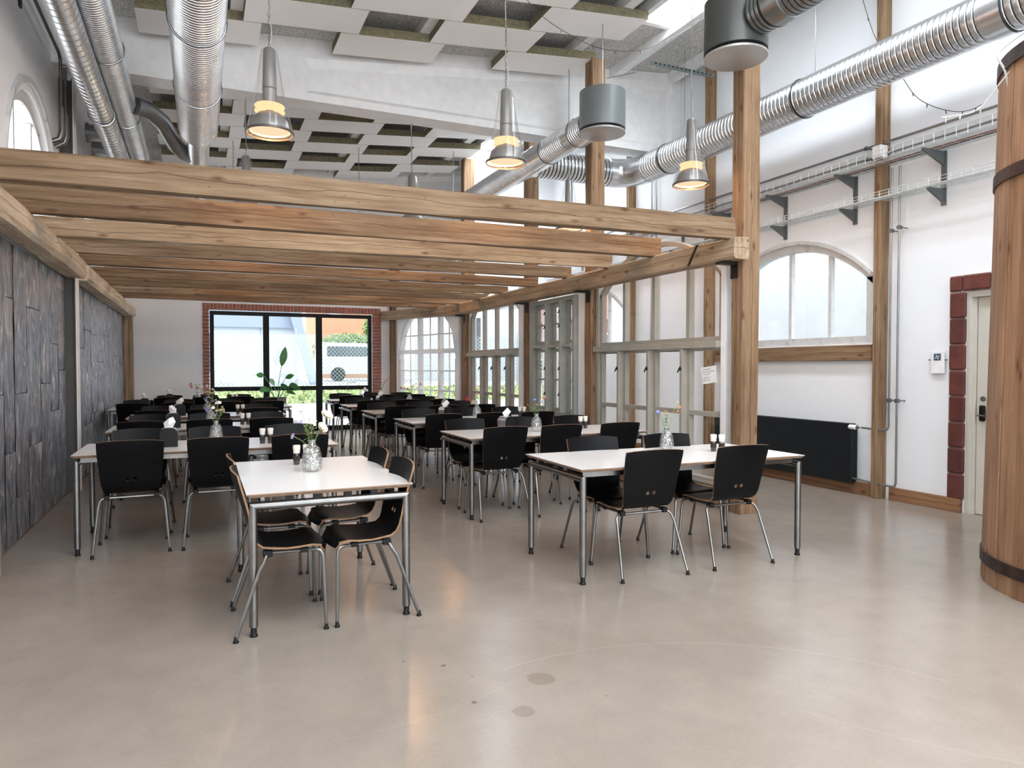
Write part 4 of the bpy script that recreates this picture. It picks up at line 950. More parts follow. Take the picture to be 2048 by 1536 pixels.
tl = make_table(1.92, .86); index_kids(tl); tR1 = make_table(1.86, .86); tS = make_table(1.32, .87); index_kids(tS); _tu = [False, False]
def table(proto, x, y, rz, label):
    if proto is tl: k = 0
    elif proto is tS: k = 1
    else: proto.location = (x, y, 0); proto.rotation_euler = (0, 0, rz); return tag(proto, label, 'table', 'white topped steel dining tables')
    o = copy_tree(proto) if _tu[k] else proto; _tu[k] = True
    o.location = (x, y, 0); o.rotation_euler = (0, 0, rz); return tag(o, label, 'table', 'white topped steel dining tables')
# front table with four chairs on its long sides
table(tS, .64, 4.42, PI/2, 'small white topped steel table standing end on in the left foreground')
for cx, rz, sd in ((.375, -PI/2, 'left'), (.875, PI/2, 'right')):
    for cy, nf in ((3.985, 'nearer'), (4.575, 'farther')): chair(cx, cy, rz+rnd.uniform(-.02, .02), 'black plywood chair on the %s side of the small foreground table, %s one' % (sd, nf))
# front right table
table(tR1, 3.12, 4.23, -.020, 'long white topped steel table in the right foreground beside the corner post')
for cx, cy, rz, lb in ((2.715, 3.975, -.03, 'near side, left one showing two holes'), (3.44, 3.955, -.03, 'near side, right one'), (2.76, 4.47, PI-.05, 'far side, left one'), (3.43, 4.43, PI-.03, 'far side, right one')):
    chair(cx, cy, rz, 'black plywood chair at the right foreground table, '+lb)
ROWN = ['second', 'third', 'fourth', 'fifth', 'sixth']
PL = ['left', 'middle', 'right']
def row_table(x0, y0, side, nth, three=True, ln=1.92, offs=(.35, .96, 1.57)):
    table(tl, x0+ln/2, y0+.43, 0, 'long white topped steel table, %s from the front in the %s row' % (nth, side))
    for k, dx in enumerate(offs):
        for far in (0, 1):
            j = rnd.uniform(-.03, .03); jr = rnd.uniform(-.04, .04)
            cy = y0+.12+rnd.uniform(-.03, .02) if not far else y0+.74+rnd.uniform(-.02, .03)
            chair(x0+dx+j, cy, jr+(PI if far else 0), 'black plywood chair at the %s table of the %s row, %s side, %s one' % (nth, side, 'far' if far else 'near', PL[k]))
RT = [(2.20, 5.86), (2.20, 7.72), (2.17, 9.50), (2.18, 11.30), (2.26, 13.40)]
for k, (a, b) in enumerate(RT): row_table(a, b, 'right', ROWN[k], offs=(.34, .90, 1.56) if k == 0 else (.35, .96, 1.57))
LT = [(-.87, 5.92, 'first'), (-.87, 7.92, 'second'), (-.86, 9.85, 'third'), (-.90, 13.7, 'fifth')]
for a, b, nth in LT: row_table(a, b, 'left', nth, offs=(.375, 1.0, 1.62) if nth == 'first' else (.35, .96, 1.57))
for k, a in enumerate((-1.28, .04)):
    table(tS, a+.66, 12.23+.02, 0, 'smaller white topped table in the fourth line of the left row, %s half' % ('left' if k == 0 else 'right'))
    for dx, pp_ in ((.36, 'left'), (.96, 'right')):
        for far in (0, 1): chair(a+dx, 11.93 if not far else 12.60, PI if far else 0, 'black chair, fourth line of left row, %s table, %s side, %s one' % ('left' if k == 0 else 'right', 'far' if far else 'near', pp_))

# ------------------------------------------------------------------ things on the tables
TZ = .7402
def make_vase():
    t = thing('glass_vase', 'x', 'vase')
    m = MB(); m.lathe([(.0001, .004), (.030, .002), (.046, .012), (.050, .035), (.044, .085), (.037, .112), (.020, .126), (.017, .140), (.021, .152), (.019, .152), (.015, .140), (.018, .127), (.034, .110), (.046, .035), (.040, .012), (.0001, .010)], 14, smooth=False); m.build('vase_body', 'vase', t)
    return t
vase0 = make_vase(); index_kids(vase0)
vs_ = [(.625, 4.44, 'on the small foreground table', 1.30), (.12, 6.62, 'on the first table of the left row', 1.15), (.10, 8.62, 'on the second table of the left row', 1.15), (.08, 10.45, 'on the third table of the left row', 1.15), (-.05, 14.15, 'on the fifth table of the left row', 1.15),
       (3.32, 4.47, 'on the right foreground table', 1.15), (3.07, 6.27, 'on the second table of the right row', 1.15), (3.18, 8.20, 'on the third table of the right row', 1.15), (3.35, 10.0, 'on the fourth table of the right row', 1.15), (3.30, 11.75, 'on the fifth table of the right row', 1.15), (3.28, 13.80, 'on the sixth table of the right row', 1.15)]
def bloom_mesh(kind, r):
    m = MB()
    if kind == 'cup':       # layered cupped petals
        for ly, (n, tilt, rr) in enumerate(((6, .35, 1.), (5, .75, .8))):
            for k in range(n):
                a = 2*PI*k/n+ly*.5; c, s = math.cos(a), math.sin(a); w_ = rr*r*.62
                P = []
                for q, (d, h, wd) in enumerate(((.05, 0, .25), (.55, .12+tilt*.5, 1.), (1., .15+tilt*.95, .55))):
                    for e in (-1, 0, 1): P.append((c*d*rr*r-s*e*wd*w_, s*d*rr*r+c*e*wd*w_, h*r*rr+abs(e)*.12*r))
                m.add(P, [(0, 1, 4, 3), (1, 2, 5, 4), (3, 4, 7, 6), (4, 5, 8, 7)], 0, True)
        m.lathe([(.0001, .3*r), (.14*r, .25*r), (.16*r, .05*r)], 8, mi=1)
    elif kind == 'flat':
        for k in range(6):
            a = 2*PI*k/6; c, s = math.cos(a), math.sin(a); m.add([(0, 0, 0), (c*r*.6-s*r*.33, s*r*.6+c*r*.33, .10*r), (c*r, s*r, .05*r), (c*r*.6+s*r*.33, s*r*.6-c*r*.33, .10*r)], [(0, 1, 2, 3)], 0)
        m.lathe([(.0001, .16*r), (.18*r, .1*r), (.2*r, 0)], 8, mi=1)
    else:                    # small cluster of bell buds
        for k in range(5):
            a = 2.4*k; q = (.5*r*math.cos(a), .5*r*math.sin(a), .25*r*k-.5*r); m.lathe([(.0001, -.3*r), (.28*r, -.1*r), (.32*r, .2*r), (.0001, .4*r)], 7, q)
    return m
def sprig(vase, label, mat, kind, base, tip, r, leaves, fork=1, seed=0):
    x, y, z = base; R_ = random.Random(seed); tx, ty, tz = tip
    t = thing('flower_stem', label, 'flower', (x, y, TZ))
    st = MB(); ox, oy = R_.uniform(-.018, .018), R_.uniform(-.018, .018)
    P0, P1, P2, P3 = Vector((ox, oy, .016)), Vector((-ox*.3, -oy*.3, .15)), Vector((tx*.35, ty*.35, .15+(tz-.15)*.55)), Vector((tx, ty, tz))
    pts = [((1-u)**3)*P0+3*u*(1-u)**2*P1+3*u*u*(1-u)*P2+u**3*P3 for u in [k/10 for k in range(11)]]
    st.tube(pts, .0016, 5)
    ends = [(P3, (pts[-1]-pts[-2]).normalized())]
    for f in range(fork-1):
        s0 = pts[6+f % 3]; e = s0+Vector((R_.uniform(-.05, .05), R_.uniform(-.05, .05), R_.uniform(.03, .08))); st.tube([s0, (s0+e)/2+Vector((0, 0, .01)), e], .0012, 4); ends.append((e, (e-s0).normalized()))
    st.build('stem', 'stem', t)
    for e, d in ends:
        b = bloom_mesh(kind, r*(1 if e is ends[0][0] else .8)); bo = b.build('bloom', [mat, 'f_buff'], t, loc=tuple(e)); dd = (Vector(d)+Vector((R_.uniform(-.5, .5), R_.uniform(-.9, .1), .0))).normalized(); bo.rotation_mode = 'QUATERNION'; bo.rotation_quaternion = dd.to_track_quat('Z', 'Y')
    if leaves:
        lm = MB()
        for k in range(leaves):
            u = R_.uniform(.35, .92); q = pts[min(9, int(u*10))]; a = R_.uniform(0, 6.28); L = R_.uniform(.018, .04); d = Vector((math.cos(a), math.sin(a), R_.uniform(.1, .9))).normalized(); s_ = d.cross(Vector((0, 0, 1))).normalized()*L*.16
            lm.add([q, q+d*L*.5+s_, q+d*L, q+d*L*.5-s_], [(0, 1, 2, 3)])
        lm.build('leaves', 'leaf', t, kind='stuff')
    return t
_fi = [0]
MIX = {0: [('large cream white flower at the right', 'f_cream', 'cup', (.085, -.0, .335), .040, 6, 1), ('drooping cream flower in the middle', 'f_cream', 'cup', (.052, -.03, .265), .036, 10, 1), ('tall violet wildflower at the left', 'f_violet', 'flat', (-.06, .02, .37), .018, 10, 3), ('lilac flower leaning far left', 'f_lilac', 'flat', (-.115, -.02, .225), .022, 6, 1), ('feathery green sprig', 'f_buff', 'bud', (.0, .0, .30), .007, 60, 4), ('second feathery green sprig', 'f_buff', 'bud', (-.04, .01, .28), .006, 60, 4)],
       5: [('thin stem of orange florets leaning right', 'f_orange', 'bud', (.125, 0, .33), .016, 3, 3), ('green leafy sprig standing upright', 'f_blue', 'bud', (-.01, 0, .30), .005, 50, 3), ('blue violet flower leaning left', 'f_blue', 'flat', (-.085, 0, .30), .018, 16, 3), ('buff seed stem at the far right', 'f_buff', 'bud', (.13, .03, .37), .010, 3, 1)],
       6: [('orange florets on a thin stem', 'f_orange', 'bud', (.08, 0, .34), .016, 4, 4), ('blue wildflower', 'f_blue', 'flat', (-.02, 0, .32), .020, 14, 3), ('leafy green sprig at the left', 'f_buff', 'bud', (-.10, 0, .27), .006, 40, 3)],
       1: [('bushy sprig of buff umbels', 'f_buff', 'bud', (.06, 0, .27), .016, 34, 6), ('blue thistle at the left', 'f_violet', 'bud', (-.07, 0, .27), .022, 12, 2), ('white umbel flower', 'f_white', 'flat', (.01, 0, .33), .022, 26, 4)],
       2: [('pale pink umbel', 'f_white', 'flat', (.02, 0, .33), .026, 22, 5), ('blue thistle', 'f_violet', 'bud', (-.05, 0, .28), .024, 8, 2), ('green umbel sprig', 'f_buff', 'bud', (.08, 0, .25), .018, 20, 5)],
       3: [('white daisy like flowers', 'f_white', 'flat', (.08, 0, .33), .030, 14, 4), ('dark red wildflower', 'f_pink', 'flat', (.0, 0, .37), .022, 16, 4), ('cream umbel', 'f_cream', 'flat', (-.03, 0, .30), .030, 14, 4)],
       4: [('red flowers leaning left', 'f_red', 'bud', (-.12, 0, .30), .028, 14, 5), ('white flowers', 'f_white', 'flat', (.16, 0, .28), .040, 10, 5), ('yellow green spray', 'f_buff', 'bud', (-.02, 0, .30), .024, 20, 6)],
       7: [('dark red flowers leaning left', 'f_red', 'bud', (-.14, 0, .24), .028, 10, 4), ('pink flowers above green stems', 'f_pink', 'flat', (-.02, 0, .36), .026, 26, 5), ('thin green stem leaning right', 'f_buff', 'bud', (.08, 0, .27), .012, 12, 3)],
       8: [('faint pink flower on a thin stem', 'f_pink', 'flat', (-.08, 0, .36), .022, 6, 2), ('tall thin green stem', 'f_buff', 'bud', (.02, 0, .34), .012, 14, 2)],
       9: [('red flowers leaning right', 'f_red', 'bud', (.20, 0, .34), .026, 6, 4), ('red and orange flowers at the left', 'f_red', 'bud', (-.15, 0, .28), .026, 14, 5), ('green spray in the middle', 'f_buff', 'bud', (-.02, 0, .26), .022, 20, 6)],
       10: [('tall yellow green stem', 'f_buff', 'bud', (.12, 0, .38), .022, 10, 4), ('leafy green stem', 'f_buff', 'bud', (-.06, 0, .30), .016, 26, 3), ('orange flower stem', 'f_orange', 'bud', (.17, 0, .42), .022, 6, 3)]}
for i, (x, y, lb, sc) in enumerate(vs_):
    o = vase0 if i == 0 else copy_tree(vase0); o.location = (x, y, TZ); o.scale = (sc, sc, sc); tag(o, 'small faceted cut glass vase '+lb, 'vase', 'cut glass vases on the tables')
    for k, (fl_, mat, kind, tip, r, lv, fk) in enumerate(MIX[i]):
        sprig(o, '%s, %s' % (fl_, lb), mat, kind, (x, y, TZ), tip, r, lv, fk, i*11+k)
def make_shaker(which):
    t = thing('shaker', 'x', 'shaker'); r = .0225
    m = MB(); m.lathe([(.0001, 0), (r-.003, 0), (r, .005), (r, .075), (r-.002, .082)], 16); m.build('jar', 'shaker_glass', t)
    m = MB(); m.lathe([(.0001, .004), (r-.003, .004), (r-.003, .058), (.0001, .060)], 14); m.build('filling', which, t)
    m = MB(); m.lathe([(r+.0006, .030), (r+.0006, .062)], 16); m.build('label', 'pepper' if which == 'pepper' else 'label_red', t)
    m = MB(); m.lathe([(r-.002, .078), (r, .082), (r-.002, .094), (r+.001, .102), (r+.002, .124), (r, .130), (.0001, .131)], 16); m.build('cap', 'cap', t)
    return t
sh = [make_shaker('pepper'), make_shaker('pepper')]
for s in sh: index_kids(s)
spots = [(.575, 4.78, 'on the small foreground table'), (.47, 6.20, 'on the first table of the left row'), (.42, 8.30, 'on the second table of the left row'), (.46, 10.22, 'on the third table of the left row'), (.55, 14.1, 'on the fifth table of the left row'),
         (3.585, 4.24, 'on the right foreground table'), (3.62, 6.35, 'on the second table of the right row'), (3.75, 8.15, 'on the third table of the right row'), (3.80, 10.0, 'on the fourth table of the right row'), (3.8, 11.8, 'on the fifth table of the right row')]
for i, (x, y, lb) in enumerate(spots):
    for k in (0, 1):
        o = sh[k] if i == 0 else copy_tree(sh[k]); o.location = (x+(.065 if k else 0)*(1 if i != 5 else .72), y+(.012 if k else 0)*(1 if i != 5 else -3.2), TZ); o.scale = (1, 1, 1)
        tag(o, 'cream capped spice shaker %s, %s of the pair' % (lb, 'right' if k else 'left'), 'shaker', 'salt and pepper shakers')
def make_disp(seed):
    t = thing('napkin_dispenser', 'x', 'napkin dispenser'); hx, hy, h = .066, .055, .155
    prof = [(-hx, 0), (hx, 0)]+[(hx*math.cos(a)**.6 if math.cos(a) > 0 else -hx*abs(math.cos(a))**.6, h-.055+.055*math.sin(a)) for a in [k*PI/12 for k in range(13)]]
    m = MB(); n = len(prof); vs = [(a, -hy, b) for a, b in prof]+[(a, hy, b) for a, b in prof]
    m.add(vs, [tuple(range(n)), tuple(range(2*n-1, n-1, -1))]+[(i, n+i, n+(i+1) % n, (i+1) % n) for i in range(n)], 0); m.build('box_body', 'black_plastic', t)
    c = MB(); vs2 = [(a*1.02, -hy-.001, b*1.01) for a, b in prof]+[(a*1.02, hy+.001, b*1.01) for a, b in prof]; c.add(vs2, [(i, (i+1) % n, n+(i+1) % n, n+i) for i in range(n)], 0, True); c.build('chrome_wrap', 'galv', t)
    R_ = random.Random(seed); k = MB(); a0 = R_.uniform(-.3, .3)
    k.add([(-.03, .0, h), (.03, .005, h), (.042+a0*.05, -.018, h+.045), (.012+a0*.1, .01, h+.085), (-.018+a0*.1, -.01, h+.075), (-.040, .018, h+.035), (.0, .025, h+.03), (.0, -.028, h+.028)], [(0, 7, 5), (0, 1, 7), (7, 1, 2), (7, 2, 3), (7, 3, 4), (7, 4, 5), (1, 6, 2), (6, 3, 2), (6, 4, 3), (6, 5, 4), (0, 5, 6), (0, 6, 1)]); k.build('napkin', 'napkin', t)
    return t
dd = [(-.24, 6.30, 'on the first table of the left row', 0), (-.27, 8.25, 'on the second table of the left row', .1), (-.26, 10.22, 'on the third table of the left row', .2), (-.80, 12.3, 'on the fourth line of the left row', 0), (-.52, 14.1, 'on the fifth table of the left row', .1),
      (2.78, 6.36, 'on the second table of the right row', .35), (2.76, 8.2, 'on the third table of the right row', .35), (2.80, 11.75, 'on the fifth table of the right row', .3), (3.0, 13.9, 'on the sixth table of the right row', .3)]
for i, (x, y, lb, rz) in enumerate(dd):
    o = make_disp(i); o.location = (x, y, TZ); o.rotation_euler = (0, 0, rz); tag(o, 'black and chrome napkin dispenser '+lb, 'napkin dispenser', 'napkin dispensers')
# note taped to the partition glass
t = thing('paper_note', 'crooked white handwritten note taped to the first glazed partition near the corner post', 'note', (4.688, 5.62, 1.305)); t.rotation_euler = (-.12, 0, 0)
m = MB(); m.box(-.001, .001, -.115, .115, -.085, .085); m.build('sheet', 'paper', t)
m = MB(); R_ = random.Random(5)
for k, (a, b) in enumerate(((.09, -.02), (.09, -.07), (.08, .0), (.10, -.03), (.10, -.005))):
    zz = .055-k*.024-(.012 if k > 2 else 0); yy = a
    while yy > b: L = R_.uniform(.008, .024); m.add([(-.0016, yy, zz+R_.uniform(-.002, .002)), (-.0016, yy-L, zz+.001), (-.0016, yy-L, zz+.0055+(.004 if k == 0 else 0)), (-.0016, yy, zz+.005)], [(0, 1, 2, 3)]); yy -= L+.006
m.build('handwriting', 'ink', t)
# plant before the back window
t = thing('potted_plant', 'tall green plant with broad leaves in a grey pot before the back window', 'plant', (1.42, 15.0, 0))
m = MB(); m.lathe([(.0001, .0), (.15, .0), (.17, .02), (.19, .70), (.20, .76), (.18, .76), (.17, .70), (.0001, .70)], 24); m.build('pot', 'pot', t)
def leafshape(b, d, L, W, droop):
    m = MB(); b = Vector(b); d = Vector(d).normalized(); s_ = d.cross(Vector((0, 0, 1))).normalized(); s_ = (s_*.55+s_.cross(d)*.85).normalized(); W *= 1.35; n = 7
    for k in range(n+1):
        u = k/n; c = b+d*L*u+Vector((0, 0, -droop*u*u)); w_ = W*math.sin(PI*min(1, u*.97+.03))**.8
        for e in (-1, 0, 1): m.v.append(tuple(c+s_*e*w_+Vector((0, 0, -.25*w_*(0 if e else 1)))))
    for k in range(n):
        for e in (0, 1): q = k*3+e; m.f.append((q, q+1, q+4, q+3)); m.m.append(0); m.sm.append(True)
    return m
for (ex, ey, ez, L, W, dr) in ((.12, -.05, 1.40, .36, .055, -.05), (-.30, .0, 1.20, .16, .05, .03), (.22, .05, 1.15, .20, .05, .02), (-.22, -.1, .92, .22, .06, .10), (.30, .0, .98, .26, .07, .16), (.10, -.1, .95, .26, .06, .12), (-.05, .0, 1.0, .22, .06, .05), (.24, .08, .86, .22, .05, .14), (-.14, .06, .88, .2, .05, .06)):
    m = MB(); m.tube([(ex*.1, ey*.1, .70), (ex*.4, ey*.4, .70+(ez-.70)*.6), (ex*.8, ey*.8, ez-.0)], .006, 6); s_ = m.build('stalk', 'leaf_dark', t)
    l = leafshape((ex*.8, ey*.8, ez), (ex, ey-.02, .55 if dr < 0 else .1), L, W, dr); l.build('leaf', 'leaf_dark', s_)

# ------------------------------------------------------------------ barrel
BX, BY_, R0, R1, BH = 5.19, 2.26, .82, .765, 3.34
t = thing('wooden_vat', 'tall wooden stave vat with iron hoops at the right picture edge', 'vat', (BX, BY_, 0)); nst = 32
for k in range(nst):
    a0 = 2*PI*(k+.042)/nst; a1 = 2*PI*(k+.958)/nst; j = rnd.uniform(-.007, .005)
    m = MB(); m.add([((R0+j-d_*.04)*math.cos(a), (R0+j-d_*.04)*math.sin(a), 0) for d_ in (0, 1) for a in (a0, a1)]+[((R1+j-d_*.04)*math.cos(a), (R1+j-d_*.04)*math.sin(a), BH) for d_ in (0, 1) for a in (a0, a1)],
                    [(0, 1, 5, 4), (2, 6, 7, 3), (0, 4, 6, 2), (1, 3, 7, 5), (4, 5, 7, 6), (0, 2, 3, 1)])
    # grain along local x: lay the mesh out along x then turn it upright
    m.v = [(z_, x_, y_) for x_, y_, z_ in m.v]
    o = m.build('stave', 'stave', t)
    o.matrix_local = Matrix(((0, 1, 0, 0), (0, 0, 1, 0), (1, 0, 0, 0), (0, 0, 0, 1)))
m = MB(); m.lathe([(R0-.05, .0), (R1-.05, BH-.02)], 48); m.lathe([(R1-.05, BH-.02), (.0001, BH-.02)], 48); m.build('dark_backing', 'black_iron', t)  # dark core added behind the staves to stand for shade in the gaps
for z0, z1 in ((.12, .195), (2.54, 2.62), (3.24, 3.33)):
    m = MB(); ra = R0+(R1-R0)*z0/BH+.006; rb = R0+(R1-R0)*z1/BH+.006; m.lathe([(ra-.004, z0), (ra+.005, z0+.001), (rb+.005, z1-.001), (rb-.004, z1)], 64); h = m.build('hoop', 'hoop', t)
    m = MB(); a = PI+.35; m.tube([((ra+.004)*math.cos(a), (ra+.004)*math.sin(a), (z0+z1)/2), ((ra+.014)*math.cos(a), (ra+.014)*math.sin(a), (z0+z1)/2)], .010, 8); m.build('rivet', 'hoop', h)
# fairy light strings and cables
def string(label, pts, mat, leds=True, r=.0035):
    t = thing('light_string', label, 'string lights'); P = [Vector(p) for p in pts]; c = []; K = len(P)
    for i in range(K-1):
        p0, p1, p2, p3 = P[max(0, i-1)], P[i], P[i+1], P[min(K-1, i+2)]
        for k in range(6):
            u = k/6; c.append(.5*((2*p1)+(p2-p0)*u+(2*p0-5*p1+4*p2-p3)*u*u+(3*p1-p0-3*p2+p3)*u**3))
    c.append(P[-1])
    m = MB(); m.tube(c, r, 5); m.build('wire', mat, t)
    if leds:
        R_ = random.Random(2)
        for k in range(3, len(c)-1, 5):
            m = MB(); d = Vector((R_.uniform(-.5, .5), R_.uniform(-.3, .3), -1)).normalized(); m.tube([c[k], c[k]+d*.035], .0045, 5); m.build('bulb', mat, t)
    return t
string('string of small fairy lights sagging from the ceiling to the dark diffuser', [(3.12, 6.60, 5.17), (3.38, 6.60, 5.00), (3.84, 6.60, 4.86), (4.18, 6.60, 4.85), (4.58, 6.60, 4.94), (4.99, 6.60, 5.16), (5.34, 6.60, 5.42)], 'cord_dark')
string('thin dark wire rising from the beam towards the skylight', [(5.19, 8.40, 5.39), (5.66, 8.40, 5.55)], 'cord_dark', False)
string('string of fairy lights hanging before the right wall and over the large duct', [(6.30, 5.20, 5.18), (6.30, 5.05, 4.74), (6.30, 4.86, 4.44), (6.30, 4.63, 4.03), (6.30, 4.45, 3.85), (6.30, 4.23, 3.72), (6.30, 4.07, 3.68), (6.30, 3.95, 3.70)], 'cord_dark')
string('white fairy light string rising over the wooden vat', [(4.28, 2.95, 2.96), (4.35, 2.92, 2.97), (4.47, 2.85, 3.00), (4.55, 2.78, 3.13), (4.60, 2.70, 3.26), (4.62, 2.60, 3.45)], 'cord', True)
string('pale cable hanging in a loop down the side of the wooden vat', [(4.66, 2.66, 3.46), (4.60, 2.80, 3.36), (4.60, 2.76, 3.23), (4.61, 2.73, 3.07), (4.62, 2.68, 2.91), (4.60, 2.60, 2.80), (4.55, 2.50, 2.76)], 'cord', False, .007)

# ------------------------------------------------------------------ outside
g = MB(); g.box(-14, 26, YB+.15, 17.0, -.16, -.06); g.add([(-14, 17, -.06), (26, 17, -.06), (26, 21.5, .30), (-14, 21.5, .30), (-14, 17, -.16), (26, 17, -.16), (26, 21.5, -.16), (-14, 21.5, -.16)], [(0, 1, 2, 3), (7, 6, 5, 4), (1, 5, 6, 2), (2, 6, 7, 3), (3, 7, 4, 0)]); g.box(-14, 26, 23.1, 60, -.16, .70); g.add([(-14, 21.5, -.07), (26, 21.5, -.07), (26, 23.1, .69), (-14, 23.1, .69), (-14, 21.5, -.16), (26, 21.5, -.16), (26, 23.1, -.16), (-14, 23.1, -.16)], [(0, 1, 2, 3), (7, 6, 5, 4), (0, 4, 5, 1), (1, 5, 6, 2), (2, 6, 7, 3), (3, 7, 4, 0)]); g.box(XR+.3, 22, -10, YB+.16, -.16, -.06); g.box(4.72, XR+.3, 12.86, YB+.15, -.12, -.002); g.build('ground', 'asphalt', kind='structure')
g = MB(); g.add([(-13, 21.4, .31), (25, 21.4, .31), (25, 23.05, .72), (-13, 23.05, .72), (-13, 21.4, -.05), (25, 21.4, -.05), (25, 23.05, -.05), (-13, 23.05, -.05)], [(0, 1, 2, 3), (7, 6, 5, 4), (0, 4, 5, 1), (1, 5, 6, 2), (2, 6, 7, 3), (3, 7, 4, 0)]); gs = g.build('grass_strip', 'grass'); gs['kind'] = 'structure'
hm = MB(); R_ = random.Random(3)
for k in range(5000):
    x, y = R_.uniform(-9, 16), R_.uniform(21.4, 23.0); h = R_.uniform(.05, .15); gz = .31+(y-21.4)/1.65*.41; a = R_.uniform(0, 6.28); w_ = .05
    hm.add([(x-w_*math.cos(a), y-w_*math.sin(a), gz-.02), (x+w_*math.cos(a), y+w_*math.sin(a), gz-.02), (x+R_.uniform(-.08, .08), y+R_.uniform(-.08, .08), gz+h)], [(0, 1, 2)])
tag(hm.build('tall_grass', 'grass'), 'sunlit tall grass strip outside behind the paving', 'grass', None, 'stuff')
def fence():
    t = thing('chain_link_fence', 'chain link fence with steel posts outside the black window', 'fence', (0, 23.2, 0)); m = MB(); x0, x1, z0, z1, p = -5.0, 15.0, .78, 2.45, .13; r = .010
    k = int((x1-x0)/p)
    for i in range(-14, k):
        for s_ in (1, -1):
            a = x0+i*p; b = a+(z1-z0)
            if s_ < 0: a, b = b, a
            m.add([(a-r, 0, z0), (a+r, 0, z0), (b+r, 0, z1), (b-r, 0, z1)], [(0, 1, 2, 3)]); m.add([(a-r, .01, z0), (a+r, .01, z0), (b+r, .01, z1), (b-r, .01, z1)], [(3, 2, 1, 0)])
    m.build('wire_mesh', 'fence', t, kind='stuff')
    for i in range(8): m = MB(); m.tube([(x0+i*2.6, .03, .70), (x0+i*2.6, .03, 2.6)], .03, 8); m.build('post', 'galv_dark', t)
fence()
def building(label, x0, x1, y0, y1, h, mat, wins, roof=None):
    t = thing('building', label, 'building', ((x0+x1)/2, y0, .701)); cx = (x0+x1)/2; m = MB(); m.box(x0-cx, x1-cx, 0, y1-y0, 0, h); m.build('wall', mat, t)
    if roof: m = MB(); m.add([(x0-cx-.3, -.3, h), (x1-cx+.3, -.3, h), (x1-cx+.3, y1-y0, h), (x0-cx-.3, y1-y0, h), (x0-cx, (y1-y0)/2, h+1.6), (x1-cx, (y1-y0)/2, h+1.6)], [(0, 1, 5, 4), (2, 3, 4, 5), (0, 4, 3), (1, 2, 5), (0, 3, 2, 1)]); m.build('roof', roof, t)
    for a, b, z0, z1 in wins:
        m = MB(); m.box(a-cx-.05, b-cx+.05, -.03, .01, z0-.05, z1+.05); w_ = m.build('window', 'white_paint', t); m = MB(); m.box(a-cx, b-cx, -.04, -.031, z0, z1); m.build('pane', 'dark_glass', w_)
    return t
b1 = building('pale white clad hall with a dark barred window seen through the black window', -7.5, 3.35, 27.0, 34, 4.6, 'bld_white', [(-.9, .45, .5, 1.9)])
m = MB(); m.box(-7.6, 3.45, 26.8, 27.0, 2.5, 4.7); m.build('upper_cladding', 'bld_grey', b1, loc=(2.075, -27.0, -.4))
m = MB()
for k in range(6): m.box(-7.0+k*1.8, -6.98+k*1.8, 26.97, 27.0, 0, 2.5)
m.build('cladding_joints', 'bld_grey', b1, loc=(2.075, -27.0, -.4))
m = MB(); m.add([(2.6, 26.5, 4.7), (3.0, 26.5, 4.7), (4.0, 26.5, .71), (3.7, 26.5, .71), (2.6, 26.7, 4.7), (3.0, 26.7, 4.7), (4.0, 26.7, .71), (3.7, 26.7, .71)], [(0, 1, 2, 3), (7, 6, 5, 4), (0, 4, 5, 1), (1, 5, 6, 2), (2, 6, 7, 3), (3, 7, 4, 0)]); tag(m.build('slanted_pylon', 'bld_grey'), 'grey slanted pylon outside in front of the pale hall', 'pylon')
building('orange rendered house with a small window seen in the right pane', 6.4, 9.6, 42, 48, 7.5, 'bld_orange', [(7.0, 7.6, 3.8, 4.8)], 'bld_roof')
building('long pale shed with grey upper band outside beyond the far partition', 10.4, 26, 31, 36, 5.0, 'bld_white', [(11, 12.2, 1.4, 3.0), (17, 18.5, 1.4, 3.0), (21, 22, 1.4, 3)])
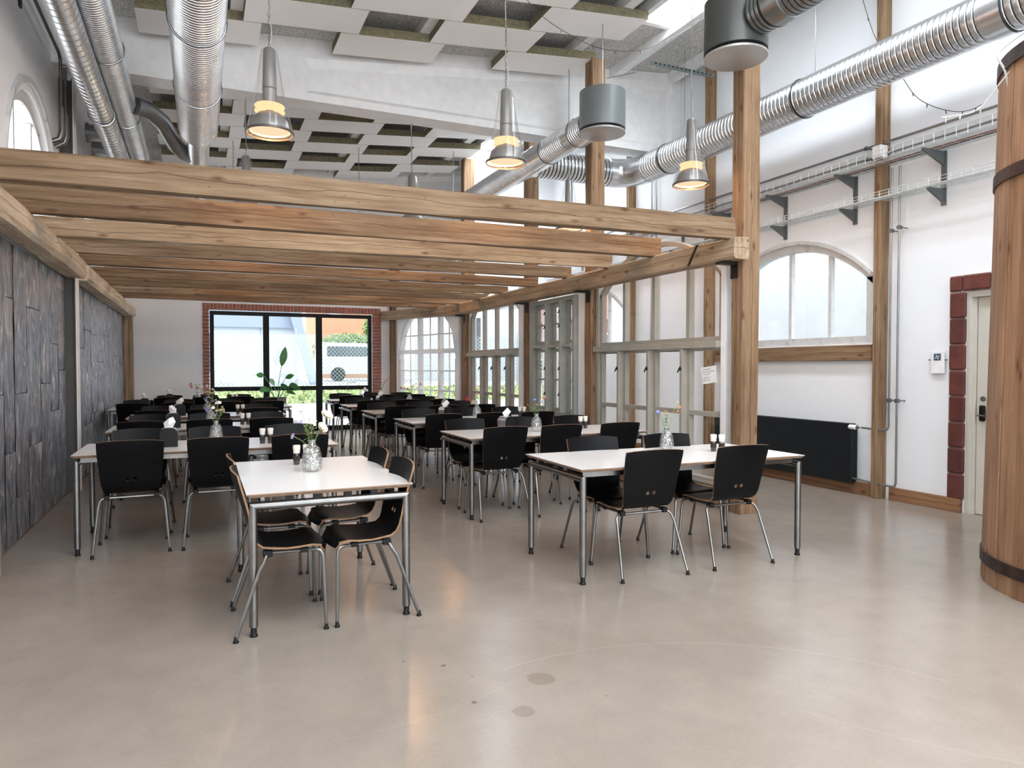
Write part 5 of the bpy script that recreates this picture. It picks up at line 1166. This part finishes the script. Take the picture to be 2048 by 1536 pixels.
building('low red brick building outside beyond the passage', 14.0, 22, 24.5, 29, 2.6, 'brick', [(15, 16.2, 1, 2.0), (18, 19.2, 1, 2.0)], 'bld_roof')
def bush(label, c, s_, n, mat, name='hedge'):
    R_ = random.Random(int(c[0]*10)); m = MB()
    for k in range(n):
        u = Vector((R_.gauss(0, 1), R_.gauss(0, 1), R_.gauss(0, 1))).normalized()*R_.uniform(.6, 1.)
        p = Vector(c)+Vector((u.x*s_[0], u.y*s_[1], u.z*s_[2])); a = Vector((R_.gauss(0, 1), R_.gauss(0, 1), R_.gauss(0, 1))).normalized()*.10; b = a.orthogonal().normalized()*.06
        m.add([p-a, p+b, p+a, p-b], [(0, 1, 2, 3)])
    tag(m.build(name, mat), label, 'hedge' if name == 'hedge' else 'tree')
bush('sunlit green hedge behind the fence under the orange house', (7.2, 37, 2.15), (2.0, .8, 1.0), 3600, 'hedge')
bush('green tree crown at the right of the orange house', (9.0, 38.5, 3.4), (.8, .8, 1.0), 1800, 'hedge', 'tree')
bush('green shrub outside beyond the passage door', (12.6, 24.6, 1.2), (1.2, .6, .5), 1400, 'hedge')
# parked van
t = thing('parked_van', 'white van parked beyond the fence, washed out by daylight', 'car', (7.2, 33.5, .701)); pf = [(-2.2, .35), (2.2, .35), (2.2, .95), (1.5, 1.1), (.9, 1.75), (-2.1, 1.8), (-2.25, 1.0)]
m = MB(); n = len(pf); vv = [(a, -.85, b) for a, b in pf]+[(a, .85, b) for a, b in pf]; m.add(vv, [tuple(range(n)), tuple(range(2*n-1, n-1, -1))]+[(i, n+i, n+(i+1) % n, (i+1) % n) for i in range(n)]); m.build('body', 'car_white', t)
m = MB(); m.add([(-1.9, -.86, 1.15), (1.25, -.86, 1.15), (.8, -.86, 1.6), (-1.9, -.86, 1.62)], [(0, 1, 2, 3)]); m.build('side_window', 'dark_glass', t)
for a in (-1.4, 1.4): m = MB(); m.tube([(a, -.9, .33), (a, -.65, .33)], .33, 18); m.build('wheel', 'tyre', t)
# white neighbouring hall beyond the arched windows of the right wall
m = MB(); m.box(9.4, 9.6, -2, 15, 0, 4.2); m.build('wall_outer', 'wall_grey', kind='structure')
